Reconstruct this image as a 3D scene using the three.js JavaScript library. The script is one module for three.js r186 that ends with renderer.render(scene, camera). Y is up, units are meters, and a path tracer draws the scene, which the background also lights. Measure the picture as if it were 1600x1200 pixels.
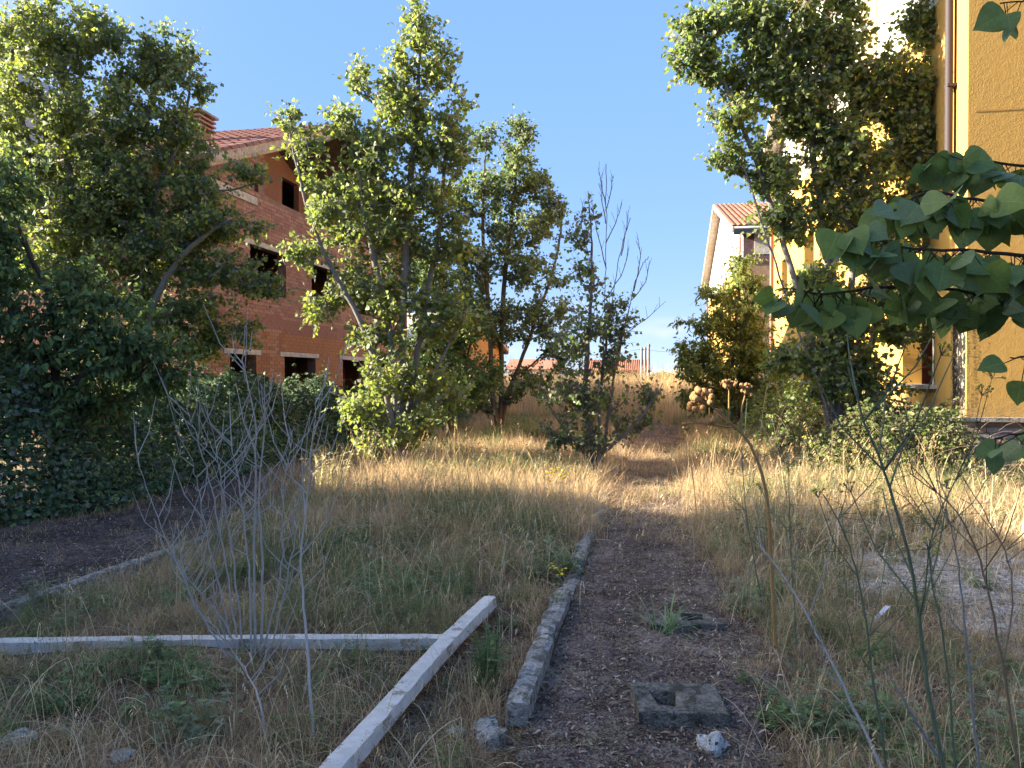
import * as THREE from 'three';
import { mergeGeometries } from 'three/addons/utils/BufferGeometryUtils.js';
import { ImprovedNoise } from 'three/addons/math/ImprovedNoise.js';

// ---------------------------------------------------------------- camera, sky, sun, exposure
const scene = new THREE.Scene();
const camera = new THREE.PerspectiveCamera(53.13, 4 / 3, 0.05, 1500);
camera.position.set(0, 1.6, 0);
camera.rotation.order = 'YXZ';
camera.rotation.set(-0.0100, THREE.MathUtils.degToRad(10.39), 0);
const renderer = new THREE.WebGLRenderer({ antialias: true });
renderer.toneMapping = THREE.LinearToneMapping;
renderer.toneMappingExposure = 6.0;
renderer.shadowMap.enabled = true;
const SUN = new THREE.Vector3(-1, 0.43, 0.08).normalize();
const noise = new ImprovedNoise();
const nz = (x, y, z = 0) => noise.noise(x + 31.7, y + 17.3, z + 5.1);
const clamp = (x, a = 0, b = 1) => Math.min(b, Math.max(a, x));
const lerp = (a, b, t) => a + (b - a) * t;
const smooth = (a, b, x) => { const t = clamp((x - a) / (b - a)); return t * t * (3 - 2 * t); };
function rand(seed) { let a = seed >>> 0; return () => { a = (a + 0x6D2B79F5) | 0; let t = Math.imul(a ^ (a >>> 15), 1 | a); t = (t + Math.imul(t ^ (t >>> 7), 61 | t)) ^ t; return ((t ^ (t >>> 14)) >>> 0) / 4294967296; }; }
{
  const W = 1024, H = 512, data = new Float32Array(W * H * 4);
  for (let j = 0; j < H; j++) for (let i = 0; i < W; i++) {
    const el = ((j + 0.5) / H - 0.5) * Math.PI, az = ((i + 0.5) / W - 0.5) * 2 * Math.PI;
    const x = Math.cos(el) * Math.cos(az), y = Math.sin(el), z = Math.cos(el) * Math.sin(az);
    const t = clamp(y), k = Math.pow(1 - t, 3.2), hz = Math.exp(-Math.max(0, y) * 16);
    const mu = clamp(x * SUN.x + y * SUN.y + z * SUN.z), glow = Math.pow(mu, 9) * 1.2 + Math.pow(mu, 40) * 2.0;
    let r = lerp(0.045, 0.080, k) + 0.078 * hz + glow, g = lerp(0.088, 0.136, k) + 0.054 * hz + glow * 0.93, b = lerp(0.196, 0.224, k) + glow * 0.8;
    // thin far-off cloud streaks low over the horizon, all the way round
    const s = smooth(0.05, 0.5, nz(az * 9, el * 90, 3) + 0.35 * nz(az * 40, el * 260, 8)) * smooth(0.012, 0.03, el) * (1 - smooth(0.05, 0.12, el)) * 0.5;
    r = lerp(r, 0.18, s); g = lerp(g, 0.185, s); b = lerp(b, 0.195, s);
    if (y < 0) { const q = clamp(-y * 6); r = lerp(r, 0.12, q); g = lerp(g, 0.10, q); b = lerp(b, 0.08, q); }
    data.set([r, g, b, 1], (j * W + i) * 4);
  }
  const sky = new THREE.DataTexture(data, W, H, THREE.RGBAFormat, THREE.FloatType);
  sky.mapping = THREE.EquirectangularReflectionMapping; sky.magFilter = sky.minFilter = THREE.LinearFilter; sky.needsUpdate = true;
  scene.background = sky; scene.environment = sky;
}
const sun = new THREE.DirectionalLight(new THREE.Color(1, 0.88, 0.70), 5.0);
sun.position.copy(SUN).multiplyScalar(80); sun.target.position.set(0, 0, -15); sun.position.add(sun.target.position);
sun.castShadow = true; sun.shadow.mapSize.set(4096, 4096);
Object.assign(sun.shadow.camera, { left: -50, right: 50, top: 50, bottom: -50, near: 1, far: 200 });
scene.add(sun, sun.target);

// ---------------------------------------------------------------- helpers
const V = (x, y, z) => new THREE.Vector3(x, y, z);
const names = new Map();
function numbered(n) { const k = names.get(n) ?? 0; names.set(n, k + 1); return k ? n + '_' + String(k).padStart(3, '0') : n; }
function tag(o, label, category, group) { o.userData.label = label; o.userData.category = category; if (group) o.userData.group = group; return o; }
function thing(name, label, category, p = [0, 0, 0], group) { const g = new THREE.Group(); g.name = numbered(name); g.position.set(...p); scene.add(g); return tag(g, label, category, group); }
function obj(name, geo, mat, parent = scene, p) { const m = new THREE.Mesh(geo, mat); m.name = parent === scene ? numbered(name) : name; if (p) m.position.set(...p); parent.add(m); return m; }
function struct(name, label, o) { if (!o) { o = new THREE.Group(); scene.add(o); } o.name = numbered(name); o.userData.kind = 'structure'; o.userData.label = label; return o; }
function instanced(name, geo, mat, list, parent, kind = 'stuff') {
  const m = new THREE.InstancedMesh(geo, mat, list.length); m.name = parent === scene ? numbered(name) : name;
  list.forEach((e, i) => { m.setMatrixAt(i, e.m); if (e.c) m.setColorAt(i, e.c); });
  m.userData.kind = kind; parent.add(m); return m;
}
function merge(list) { return mergeGeometries(list.map((g) => g.index ? g.toNonIndexed() : g).map((g) => { for (const k of Object.keys(g.attributes)) if (!['position', 'normal', 'uv', 'color'].includes(k)) g.deleteAttribute(k); return g; })); }
function box(w, h, d, x, y, z) { return new THREE.BoxGeometry(w, h, d).translate(x, y, z); }
function boxUV(g, s = 1) { // uv in metres from position and face direction
  g = g.index ? g.toNonIndexed() : g; g.computeVertexNormals();
  const p = g.attributes.position, n = g.attributes.normal, uv = new Float32Array(p.count * 2);
  for (let i = 0; i < p.count; i++) {
    const ax = Math.abs(n.getX(i)), ay = Math.abs(n.getY(i)), az = Math.abs(n.getZ(i));
    if (ay > ax && ay > az) { uv[2 * i] = p.getX(i) * s; uv[2 * i + 1] = p.getZ(i) * s; } else if (ax > az) { uv[2 * i] = p.getZ(i) * s; uv[2 * i + 1] = p.getY(i) * s; } else { uv[2 * i] = p.getX(i) * s; uv[2 * i + 1] = p.getY(i) * s; }
  }
  g.setAttribute('uv', new THREE.BufferAttribute(uv, 2)); return g;
}
function tex(n, fn, repeat, srgb = true) { // square tiling DataTexture, fn(u,v) -> [r,g,b] in 0..1 (sRGB if colour)
  const d = new Uint8Array(n * n * 4);
  for (let j = 0; j < n; j++) for (let i = 0; i < n; i++) { const c = fn(i / n, j / n); const o = (j * n + i) * 4; d[o] = clamp(c[0]) * 255; d[o + 1] = clamp(c[1]) * 255; d[o + 2] = clamp(c[2]) * 255; d[o + 3] = 255; }
  const t = new THREE.DataTexture(d, n, n); t.wrapS = t.wrapT = THREE.RepeatWrapping; t.magFilter = t.minFilter = THREE.LinearFilter; if (srgb) t.colorSpace = THREE.SRGBColorSpace; t.repeat.set(repeat, repeat); t.needsUpdate = true; return t;
}
// noise that tiles over 0..1
const _h = (() => { const r = rand(999); return Float32Array.from({ length: 65536 }, () => r() * 2 - 1); })();
function tn(u, v, f, s = 0) { const x = u * f, y = v * f, i = Math.floor(x), j = Math.floor(y), a = x - i, b = y - j, p = a * a * (3 - 2 * a), q = b * b * (3 - 2 * b), o = s * 7919; const g = (m, n) => _h[(((m % f) * 193 + (n % f) * 1543 + o) * 40503 >>> 4) & 65535]; return 0.8 * (g(i, j) * (1 - p) * (1 - q) + g(i + 1, j) * p * (1 - q) + g(i, j + 1) * (1 - p) * q + g(i + 1, j + 1) * p * q); }
const mat = (r, g, b, rough = 0.9, o = {}) => new THREE.MeshPhysicalMaterial({ color: new THREE.Color().setRGB(r, g, b), roughness: rough, specularIntensity: rough > 0.88 ? 0.25 : 1, ...o });
const leafMat = (tr = 0.45, coat = 0.25, o = {}) => new THREE.MeshPhysicalMaterial({ color: 0xffffff, roughness: 0.95, specularIntensity: 0.4, transmission: tr, thickness: 0, clearcoat: coat, clearcoatRoughness: 0.38, side: THREE.DoubleSide, ...o });
const lin = (r, g, b) => new THREE.Color().setRGB(r, g, b);
const grain = tex(512, (u, v) => { const a = 0.86 + 0.12 * tn(u, v, 40) + 0.1 * tn(u, v, 160, 4) + 0.06 * tn(u, v, 9, 7); return [a, a, a]; }, 1);
const grainBump = tex(512, (u, v) => { const a = 0.5 + 0.3 * tn(u, v, 90, 2) + 0.3 * tn(u, v, 200, 4) + 0.2 * tn(u, v, 20, 9); return [a, a, a]; }, 1, false);
const grained = (r, g, b, rough = 0.9, rep = 1, bump = 0.004, o = {}) => { const m = grain.clone(), q = grainBump.clone(); m.repeat.set(rep, rep); q.repeat.set(rep, rep); return mat(r, g, b, rough, { map: m, bumpMap: q, bumpScale: bump, ...o }); };

// a tapered tube along points (Vector3) with radii
function tube(pts, radii, sides = 6, out = { p: [], n: [], i: [], u: [] }) {
  const base = out.p.length / 3, N = pts.length, t = V(), a = V(), b = V(), ref = V();
  let along = 0;
  for (let k = 0; k < N; k++) {
    t.subVectors(pts[Math.min(N - 1, k + 1)], pts[Math.max(0, k - 1)]).normalize();
    if (k === 0) { ref.set(Math.abs(t.x) < 0.8 ? 1 : 0, 0, Math.abs(t.x) < 0.8 ? 0 : 1); } 
    a.crossVectors(t, ref).normalize(); b.crossVectors(a, t).normalize(); ref.copy(b);
    if (k) along += pts[k].distanceTo(pts[k - 1]);
    for (let s = 0; s < sides; s++) {
      const w = s / sides * Math.PI * 2, c = Math.cos(w), d = Math.sin(w), nx = a.x * c + b.x * d, ny = a.y * c + b.y * d, nzz = a.z * c + b.z * d;
      out.p.push(pts[k].x + nx * radii[k], pts[k].y + ny * radii[k], pts[k].z + nzz * radii[k]); out.n.push(nx, ny, nzz); out.u.push(s / sides * 0.3, along);
    }
  }
  for (let k = 0; k < N - 1; k++) for (let s = 0; s < sides; s++) {
    const q = (s + 1) % sides, A = base + k * sides + s, B = base + k * sides + q, C = A + sides, D = B + sides;
    out.i.push(A, C, B, B, C, D);
  }
  return out;
}
function geoOf(o) { const g = new THREE.BufferGeometry(); g.setAttribute('position', new THREE.Float32BufferAttribute(o.p, 3)); g.setAttribute('normal', new THREE.Float32BufferAttribute(o.n, 3)); if (o.u.length === o.p.length / 3 * 2) g.setAttribute('uv', new THREE.Float32BufferAttribute(o.u, 2)); g.setIndex(o.i); return g; }
function curve(pts, n, jitter = 0, r = Math.random) { const c = new THREE.CatmullRomCurve3(pts).getPoints(n); if (jitter) for (let i = 1; i < c.length; i++) c[i].add(V(r() - 0.5, r() - 0.5, r() - 0.5).multiplyScalar(jitter)); return c; }
const taper = (n, a, b, pw = 1) => Array.from({ length: n }, (_, i) => lerp(a, b, Math.pow(i / (n - 1), pw)));

// a leaf of given outline: base at the origin, tip along +y, face +z, folded along the midrib and curled
function leafGeo(outline, fold = 0.25, curl = 0.15) {
  const p = [], idx = [], n = outline.length; // outline: [halfWidth, y] from base to tip
  for (let i = 0; i < n; i++) { const [w, y] = outline[i], zc = -curl * y * y; p.push(-w, y, zc + w * fold, 0, y, zc, w, y, zc + w * fold); }
  for (let i = 0; i < n - 1; i++) { const a = i * 3; if (outline[i][0] > 0 || outline[i + 1][0] > 0) idx.push(a, a + 1, a + 3, a + 1, a + 4, a + 3, a + 1, a + 2, a + 4, a + 2, a + 5, a + 4); }
  const g = new THREE.BufferGeometry(); g.setAttribute('position', new THREE.Float32BufferAttribute(p, 3)); g.setAttribute('uv', new THREE.Float32BufferAttribute(Array.from({ length: p.length / 3 }, (_, i) => [p[i * 3] * 0.8 + 0.5, p[i * 3 + 1] * 0.9]).flat(), 2)); g.setIndex(idx); g.computeVertexNormals(); return g;
}
const POPLAR = leafGeo([[0.0, 0], [0.46, 0.16], [0.42, 0.42], [0.2, 0.75], [0, 1.0]], 0.3, 0.12);
const LONG = leafGeo([[0.0, 0], [0.2, 0.22], [0.23, 0.5], [0.13, 0.8], [0, 1.05]], 0.35, 0.35);
const ROUND = leafGeo([[0.0, 0], [0.33, 0.2], [0.4, 0.5], [0.25, 0.82], [0, 1.0]], 0.25, 0.2);
const _q = new THREE.Quaternion(), _m = new THREE.Matrix4(), _X = V(), _Y = V(), _Z = V();
function leafMatrix(p, dir, r, size, flat = 0, side = 0) { // dir: where the tip points; flat: how much the face turns to the sky
  _Y.copy(dir).normalize(); _Z.set(r() - 0.5 - side * 0.4, r() - 0.5 + flat, r() - 0.5 + side).normalize();
  _X.crossVectors(_Y, _Z).normalize(); _Z.crossVectors(_X, _Y).normalize();
  return new THREE.Matrix4().makeBasis(_X.clone().multiplyScalar(size), _Y.clone().multiplyScalar(size), _Z.clone().multiplyScalar(size)).setPosition(p);
}
const pick = (r, pal) => { const c = pal[Math.floor(r() * pal.length)], k = 0.75 + 0.5 * r(); return lin(c[0] * k, c[1] * k, c[2] * k); };

// ---------------------------------------------------------------- a tree: stems drawn as given, twigs reach out to points spread through lobes of the crown
function growTree(t, o) {
  const r = rand(o.seed), nodes = [], O = V(...o.base);
  const add = (p, parent) => { nodes.push({ p, parent, n: 0, kids: 0 }); return nodes.length - 1; };
  for (const st of o.stems) {
    const c = curve([O.clone().add(V((r() - 0.5) * 0.12, -0.1, (r() - 0.5) * 0.12)), ...st.map((q) => V(...q))], Math.max(6, st.length * 7), 0.025, r);
    let last = -1; for (const p of c) { last = add(p, last); nodes[last].stem = true; }
    nodes[last].n = o.stemEnd ?? 2;
  }
  const vol = o.lobes.map((l) => l[3] * l[4]), tot = vol.reduce((a, b) => a + b, 0), tips = [];
  o.lobes.forEach((l, k) => {
    const n = Math.max(3, Math.round(o.tips * vol[k] / tot));
    let tries = 0; for (let i = 0; i < n; i++) {
      const d = V(r() * 2 - 1, r() * 2 - 1, r() * 2 - 1); if (d.lengthSq() > 1) { i--; continue; }
      const gap = o.gap ?? 1.5; if (gap && nz((l[0] + d.x * l[3]) * gap, (l[1] + d.y * l[4]) * gap, (l[2] + d.z * l[3]) * gap) < 0.0 && r() < 0.9) { if (tries++ < n * 12) i--; continue; }
      tips.push(V(l[0] + d.x * l[3], l[1] + d.y * l[4], l[2] + d.z * l[3] * (o.deep ?? 1)));
    }
  });
  const near = (p) => { let b = 1e9; for (const m of nodes) if (m.stem) b = Math.min(b, m.p.distanceToSquared(p)); return b; };
  const order = tips.map((p) => [near(p), p]).sort((a, b) => a[0] - b[0]).map((e) => e[1]);
  const up = o.up ?? 0.6, leaves = [], twigs = { p: [], n: [], i: [], u: [] };
  for (const p of order) {
    let best = -1, cost = 1e9;
    for (let i = 0; i < nodes.length; i++) {
      const q = nodes[i].p, dx = p.x - q.x, dz = p.z - q.z, h = Math.hypot(dx, dz), dy = p.y - q.y, c = Math.hypot(h, dy) + Math.abs(dy - up * h) * 0.9 + nodes[i].kids * 0.04 + (q.y < (o.clear ?? 0.3) ? 1.5 : 0);
      if (c < cost) { cost = c; best = i; }
    }
    const q = nodes[best].p, len = q.distanceTo(p), mid = q.clone().lerp(p, 0.5).add(V((r() - 0.5) * 0.16 * len, -0.10 * len * up, (r() - 0.5) * 0.16 * len));
    const c = curve([q, mid, p], Math.max(3, Math.ceil(len / 0.16)), 0.02, r); let last = best; nodes[best].kids++;
    for (let k = 1; k < c.length; k++) last = add(c[k], last);
    nodes[last].n = 1;
    if (o.leaf) { // leaves along the outer part and on short side twigs
      const dir = c[c.length - 1].clone().sub(c[Math.max(0, c.length - 4)]).normalize();
      const put = (s, d) => { const w = V(r() - 0.5, r() - 0.5, r() - 0.5).multiplyScalar(1.5).addScaledVector(d, 0.5); w.y -= o.droop ?? 0.45; const e = s.clone().addScaledVector(w.clone().normalize(), (o.petiole ?? 0.03) * (0.5 + r())); leaves.push({ m: leafMatrix(e, w, r, o.leaf * (0.6 + 0.65 * r()), o.flat ?? 0), c: pick(r, o.palette) }); };
      const n0 = Math.max(1, c.length - 4);
      for (let k = n0; k < c.length; k++) for (let j = 0; j < 2; j++) put(c[k].clone().lerp(c[k - 1], r()), dir);
      for (let s = 0; s < (o.sprigs ?? 4); s++) {
        const from = c[Math.max(0, c.length - 1 - Math.floor(r() * 4))], d = dir.clone().multiplyScalar(0.7).add(V(r() - 0.5, (r() - 0.5) + 0.15 * up, r() - 0.5).multiplyScalar(1.6)).normalize(), L = (o.sprig ?? 0.26) * (0.5 + r());
        const e = from.clone().addScaledVector(d, L), m = from.clone().lerp(e, 0.5).add(V(0, -0.02, 0));
        tube([from, m, e], [0.0035, 0.003, 0.0015], 3, twigs);
        const nl = o.perSprig ?? 6; for (let k = 0; k < nl; k++) { const f = (k + 0.6 + r() * 0.4) / nl; put(from.clone().lerp(e, f), d); }
      }
    }
  }
  for (let i = nodes.length - 1; i >= 0; i--) if (nodes[i].parent >= 0) nodes[nodes[i].parent].n += Math.max(nodes[i].n, 0.4);
  const rad = (n) => Math.max(0.003, (o.r0 ?? 0.0052) * Math.pow(n, o.pipe ?? 0.44));
  const trunk = { p: [], n: [], i: [], u: [] }, limbs = { p: [], n: [], i: [], u: [] }, seen = new Set(), ch = nodes.map(() => []);
  nodes.forEach((m, i) => { if (m.parent >= 0) ch[m.parent].push(i); });
  const starts = []; nodes.forEach((m, i) => { if (m.parent < 0) starts.push([i, -1]); });
  while (starts.length) { // chains that follow the thickest child
    let [i, from] = starts.pop(); const pts = [], rs = [], isStem = nodes[i].stem; if (from >= 0) { pts.push(nodes[from].p); rs.push(Math.min(rad(nodes[from].n), rad(nodes[i].n) * 1.3)); }
    for (;;) { pts.push(nodes[i].p); rs.push(rad(nodes[i].n)); const k = ch[i]; if (!k.length) break; let b = k[0]; for (const e of k) if (nodes[e].n > nodes[b].n) b = e; if (nodes[i].stem) { const s = k.find((e) => nodes[e].stem); if (s !== undefined) b = s; } for (const e of k) if (e !== b) starts.push([e, i]); i = b; }
    if (pts.length > 1) tube(pts, rs, isStem ? 8 : rs[0] > 0.015 ? 6 : 4, isStem ? trunk : limbs);
  }
  obj('trunk', geoOf(trunk), o.bark, t); if (limbs.i.length) obj('branches', geoOf(limbs), o.bark, t).userData.kind = 'stuff'; if (twigs.i.length) obj('twigs', geoOf(twigs), o.bark, t).userData.kind = 'stuff';
  if (leaves.length) instanced('foliage', o.shape ?? POPLAR, o.leafMat, leaves, t);
  return leaves.length;
}

// ---------------------------------------------------------------- ground, path, old road
const rise = (x, z) => { // gentle lumps of the verges; the path and the road lie flat
  const verge = smooth(-0.85, -1.4, x) * smooth(-3.9, -3.3, x) + smooth(1.3, 2.2, x);
  return verge * (0.05 + 0.07 * nz(x * 0.7, z * 0.7) + 0.03 * nz(x * 2.3, z * 2.3, 4)) - 0.012;
};
const soilTex = tex(1024, (u, v) => {
  const a = tn(u, v, 18), b = tn(u, v, 70, 3), c = tn(u, v, 220, 6), d = tn(u, v, 400, 11), k = 0.72 + 0.14 * a + 0.18 * b + 0.24 * c + (d > 0.42 ? 0.35 : 0);
  return [k, k * (0.96 + 0.04 * b), k * (0.92 + 0.06 * a)];
}, 1 / 2.3);
const soilBump = tex(1024, (u, v) => { const k = 0.5 + 0.25 * tn(u, v, 70, 3) + 0.3 * tn(u, v, 220, 6) + 0.2 * tn(u, v, 400, 11); return [k, k, k]; }, 1 / 2.3, false);
const soilMat = mat(1, 1, 1, 0.96, { map: soilTex, bumpMap: soilBump, bumpScale: 0.03, vertexColors: true });
function sheet(xs, zs, h, color) {
  const p = [], uv = [], c = [], idx = [], nx = xs.length, nq = zs.length;
  for (const z of zs) for (const x of xs) { p.push(x, h(x, z), z); uv.push(x, z); c.push(...color(x, z)); }
  for (let j = 0; j < nq - 1; j++) for (let i = 0; i < nx - 1; i++) { const a = j * nx + i; idx.push(a, a + nx, a + 1, a + 1, a + nx, a + nx + 1); }
  const g = new THREE.BufferGeometry(); g.setAttribute('position', new THREE.Float32BufferAttribute(p, 3)); g.setAttribute('uv', new THREE.Float32BufferAttribute(uv, 2)); g.setAttribute('color', new THREE.Float32BufferAttribute(c, 3)); g.setIndex(idx); g.computeVertexNormals();
  if (g.attributes.normal.getY(0) < 0) { for (let k = 0; k < idx.length; k += 3) [idx[k], idx[k + 1]] = [idx[k + 1], idx[k]]; g.setIndex(idx); g.computeVertexNormals(); }
  return g;
}
const steps = (list) => { const o = []; for (const [a, b, s] of list) for (let x = a; x < b - 1e-6; x += s) o.push(x); o.push(list[list.length - 1][1]); return o; };
const DRAINS = [[[0.11,0.00,-3.75], 0.40, 0.34, 0.12], [[0.18,0.00,-5.06], 0.44, 0.26, 0.22]];
const inDrain = (x, z, e = 0.012) => DRAINS.some(([c, w, d, a]) => { const dx = x - c[0], dz = z - c[2], u = dx * Math.cos(a) - dz * Math.sin(a), q = dx * Math.sin(a) + dz * Math.cos(a); return Math.abs(u) < w / 2 - e && Math.abs(q) < d / 2 - e; });
function pierce(g) { const p = g.attributes.position, k = g.index.array, o = []; for (let i = 0; i < k.length; i += 3) if (![0, 1, 2].every((c) => inDrain(p.getX(k[i + c]), p.getZ(k[i + c])))) o.push(k[i], k[i + 1], k[i + 2]); g.setIndex(o); return g; }
const RUB = [2.9, -6.7];
const rubble = (x, z) => smooth(0.05, 0.5, 1.3 - Math.hypot((x - RUB[0]) / 1.5, (z - RUB[1]) / 1.9) + 0.5 * nz(x * 1.7, z * 1.7, 2));
const mix3 = (a, b, t) => [lerp(a[0], b[0], t), lerp(a[1], b[1], t), lerp(a[2], b[2], t)];
{
  const color = (x, z) => {
    let c = mix3([0.20, 0.14, 0.095], [0.34, 0.25, 0.155], smooth(-0.3, 0.5, nz(x * 0.9, z * 0.9, 1) + 0.4 * nz(x * 4, z * 4, 6)));
    c = mix3(c, [0.42, 0.33, 0.21], 0.45 * smooth(-0.2, 0.4, nz(x * 0.4, z * 0.4, 12)));
    return mix3(c, [0.70, 0.67, 0.63], rubble(x, z) * 0.9);
  };
  const g = sheet(steps([[-400, -60, 40], [-60, -12, 4], [-12, -1, 0.125], [-1, 2, 0.04], [2, 8, 0.125], [8, 40, 4], [40, 400, 40]]), steps([[-600, -80, 40], [-80, -24, 2], [-24, -6, 0.125], [-6, -3, 0.04], [-3, 2, 0.125], [2, 20, 3], [20, 200, 45]]), rise, color);
  struct('ground', 'dry earth and straw coloured ground of the overgrown lot', obj('ground', pierce(g), soilMat));
  const pc = (x, z) => mix3([0.20, 0.16, 0.135], [0.33, 0.27, 0.22], smooth(-0.2, 0.5, nz(x * 1.5, z * 1.5, 9) + 0.5 * nz(x * 6, z * 6, 2)));
  const pg = sheet(steps([[0, 1, 1 / 34]]), steps([[-34, -6, 0.1], [-6, -3, 0.04], [-3, 0.6, 0.1]]), () => 0, pc);
  const pp = pg.attributes.position; // ragged right-hand edge
  for (let i = 0; i < pp.count; i++) { const z = pp.getZ(i), u = pp.getX(i); pp.setX(i, lerp(-0.56, 0.52 + 0.24 * nz(z * 0.8, 3.3) + 0.1 * nz(z * 3, 8.1), u)); pp.setY(i, 0.004 + 0.012 * (nz(pp.getX(i) * 5, z * 5, 5) + 0.3)); }
  const uvp = pg.attributes.uv; for (let i = 0; i < pp.count; i++) uvp.setXY(i, pp.getX(i), pp.getZ(i));
  pg.computeVertexNormals();
  struct('path', 'dark path of leaf mould and bark beside the kerb', obj('path', pierce(pg), soilMat));
  const rg = sheet(steps([[-10.4, -4.28, 0.17]]), steps([[-34, 1, 0.17]]), (x, z) => 0.004 + 0.008 * (nz(x * 3, z * 3, 5) + 0.4), (x, z) => mix3([0.13, 0.115, 0.11], [0.22, 0.19, 0.17], smooth(-0.1, 0.5, nz(x * 1.2, z * 1.2, 4) + 0.4 * nz(x * 6, z * 6, 1))));
  struct('road', 'dark worn asphalt road strewn with dead leaves', obj('road', rg, soilMat));
}
// kerbs of separate concrete stones
const concreteTex = tex(512, (u, v) => { const k = 0.80 + 0.12 * tn(u, v, 12) + 0.14 * tn(u, v, 60, 3) + 0.16 * tn(u, v, 180, 5), l = smooth(0.12, 0.4, tn(u, v, 26, 8) + 0.4 * tn(u, v, 110, 2)); return [lerp(k, 0.42, l * 0.6), lerp(k * 0.98, 0.42, l * 0.6), lerp(k * 0.94, 0.36, l * 0.6)]; }, 1);
const concrete = mat(0.42, 0.405, 0.385, 0.93, { map: concreteTex, bumpMap: grainBump, bumpScale: 0.006 });
function stone(w, h, l, r, wear = 0.012, seg = [3, 2, 10]) { // a worn block, base at y 0, running along z
  const g = new THREE.BoxGeometry(w, h, l, ...seg).translate(0, h / 2, 0), p = g.attributes.position, s = r() * 90;
  for (let i = 0; i < p.count; i++) {
    const x = p.getX(i), y = p.getY(i), z = p.getZ(i), ex = Math.abs(x) / (w / 2), ey = y / h, ez = Math.abs(z) / (l / 2);
    const edge = Math.max(0, ex + ey - 1.55) + Math.max(0, ey + ez - 1.75) + Math.max(0, ex + ez - 1.8);
    const k = 1 - edge * 0.12, q = wear * (nz(x * 9 + s, z * 7, y * 9) + 0.6 * nz(x * 30 + s, z * 24, y * 30));
    p.setXYZ(i, x * k + q, y > 0.001 ? y * (1 - edge * 0.1) + q : y, z * (1 - edge * 0.02 / l) + q);
  }
  return boxUV(g, 1.1);
}
{
  const r = rand(11), k1 = struct('kerb', 'weathered concrete kerb along the left edge of the dark path'), k2 = struct('kerb', 'low concrete kerb at the edge of the asphalt road');
  const shapes = Array.from({ length: 4 }, () => stone(0.11, 0.27, 0.985, r, 0.022));
  for (let i = 0; i < 20; i++) { const m = obj('kerb_stone', shapes[i % 4], concrete, k1, [-0.625 + (r() - 0.5) * 0.03, -0.17 - (i === 2 || i === 4 || i === 7 ? 0.07 : i > 2 ? 0.03 : 0) + (r() - 0.5) * 0.03, -3.45 - 0.5 - i]); m.rotation.set((r() - 0.5) * 0.02, (r() - 0.5) * 0.035, (r() - 0.5) * 0.05); if (i % 2) m.rotation.y += Math.PI; }
  const b = obj('kerb_fragment', stone(0.11, 0.12, 0.16, r, 0.03), concrete, k1, [-0.70, -0.06, -3.32]); b.rotation.set(0.2, 0.5, 0.15);
  for (let i = 0; i < 16; i++) { const m = obj('kerb_stone', shapes[i % 4], concrete, k2, [-4.2 + (r() - 0.5) * 0.03, -0.175 + (r() - 0.5) * 0.03, -2.2 - i]); m.rotation.set((r() - 0.5) * 0.02, (r() - 0.5) * 0.035, (r() - 0.5) * 0.06); }
}

// ---------------------------------------------------------------- buildings
const stucco = (r, g, b, o = {}) => grained(r, g, b, 0.95, 0.8, 0.003, o);
const brickMats = [[0.426, 0.226, 0.164], [0.459, 0.254, 0.184], [0.385, 0.197, 0.148], [0.484, 0.279, 0.201]].map((c) => grained(...c, 0.92, 3, 0.003));
const brickOrange = [[0.459, 0.221, 0.111], [0.501, 0.246, 0.128], [0.408, 0.187, 0.102]].map((c) => grained(...c, 0.92, 3, 0.003));
const mortar = grained(0.30, 0.19, 0.14, 0.97, 1, 0.004);
const lintelMat = grained(0.62, 0.56, 0.48, 0.92, 1, 0.004);
const roomMat = grained(0.40, 0.37, 0.34, 0.97, 1, 0.004);
const tileMats = [[0.40, 0.16, 0.095], [0.34, 0.14, 0.09], [0.46, 0.20, 0.12]].map((c) => grained(...c, 0.85, 2, 0.003));
const fasciaMat = grained(0.55, 0.46, 0.37, 0.85, 0.6, 0.003), woodMat = grained(0.20, 0.15, 0.10, 0.85, 0.6, 0.003);
// a wall in the (a, y) plane with openings, extruded by t; mapped to the scene by a matrix
function wallShape(outline, holes, t) {
  const s = new THREE.Shape(outline.map(([a, y]) => new THREE.Vector2(a, y)));
  for (const [a0, a1, y0, y1] of holes) s.holes.push(new THREE.Path([[a0, y0], [a0, y1], [a1, y1], [a1, y0]].map(([a, y]) => new THREE.Vector2(a, y))));
  return new THREE.ExtrudeGeometry(s, { depth: t, bevelEnabled: false });
}
// street wall: a runs along -z from z0, outside is at x = X, the wall goes inwards (side = -1: house lies to the left)
function streetWall(outline, holes, t, X, z0, side) {
  const g = wallShape(outline, holes, t), p = g.attributes.position;
  for (let i = 0; i < p.count; i++) { const a = p.getX(i), y = p.getY(i), d = p.getZ(i); p.setXYZ(i, X + side * d, y, z0 - a); }
  const idx = g.index ? g : g; void idx;
  if (side > 0) { const q = p.array; for (let i = 0; i < p.count; i += 3) for (let c = 0; c < 3; c++) { const s = q[i * 3 + c]; q[i * 3 + c] = q[i * 3 + 6 + c]; q[i * 3 + 6 + c] = s; } }
  return boxUV(g);
}
function gable(L, eave, apex, base = 0) { return [[0, base], [L, base], [L, eave], [L / 2, apex], [0, eave]]; }
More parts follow.
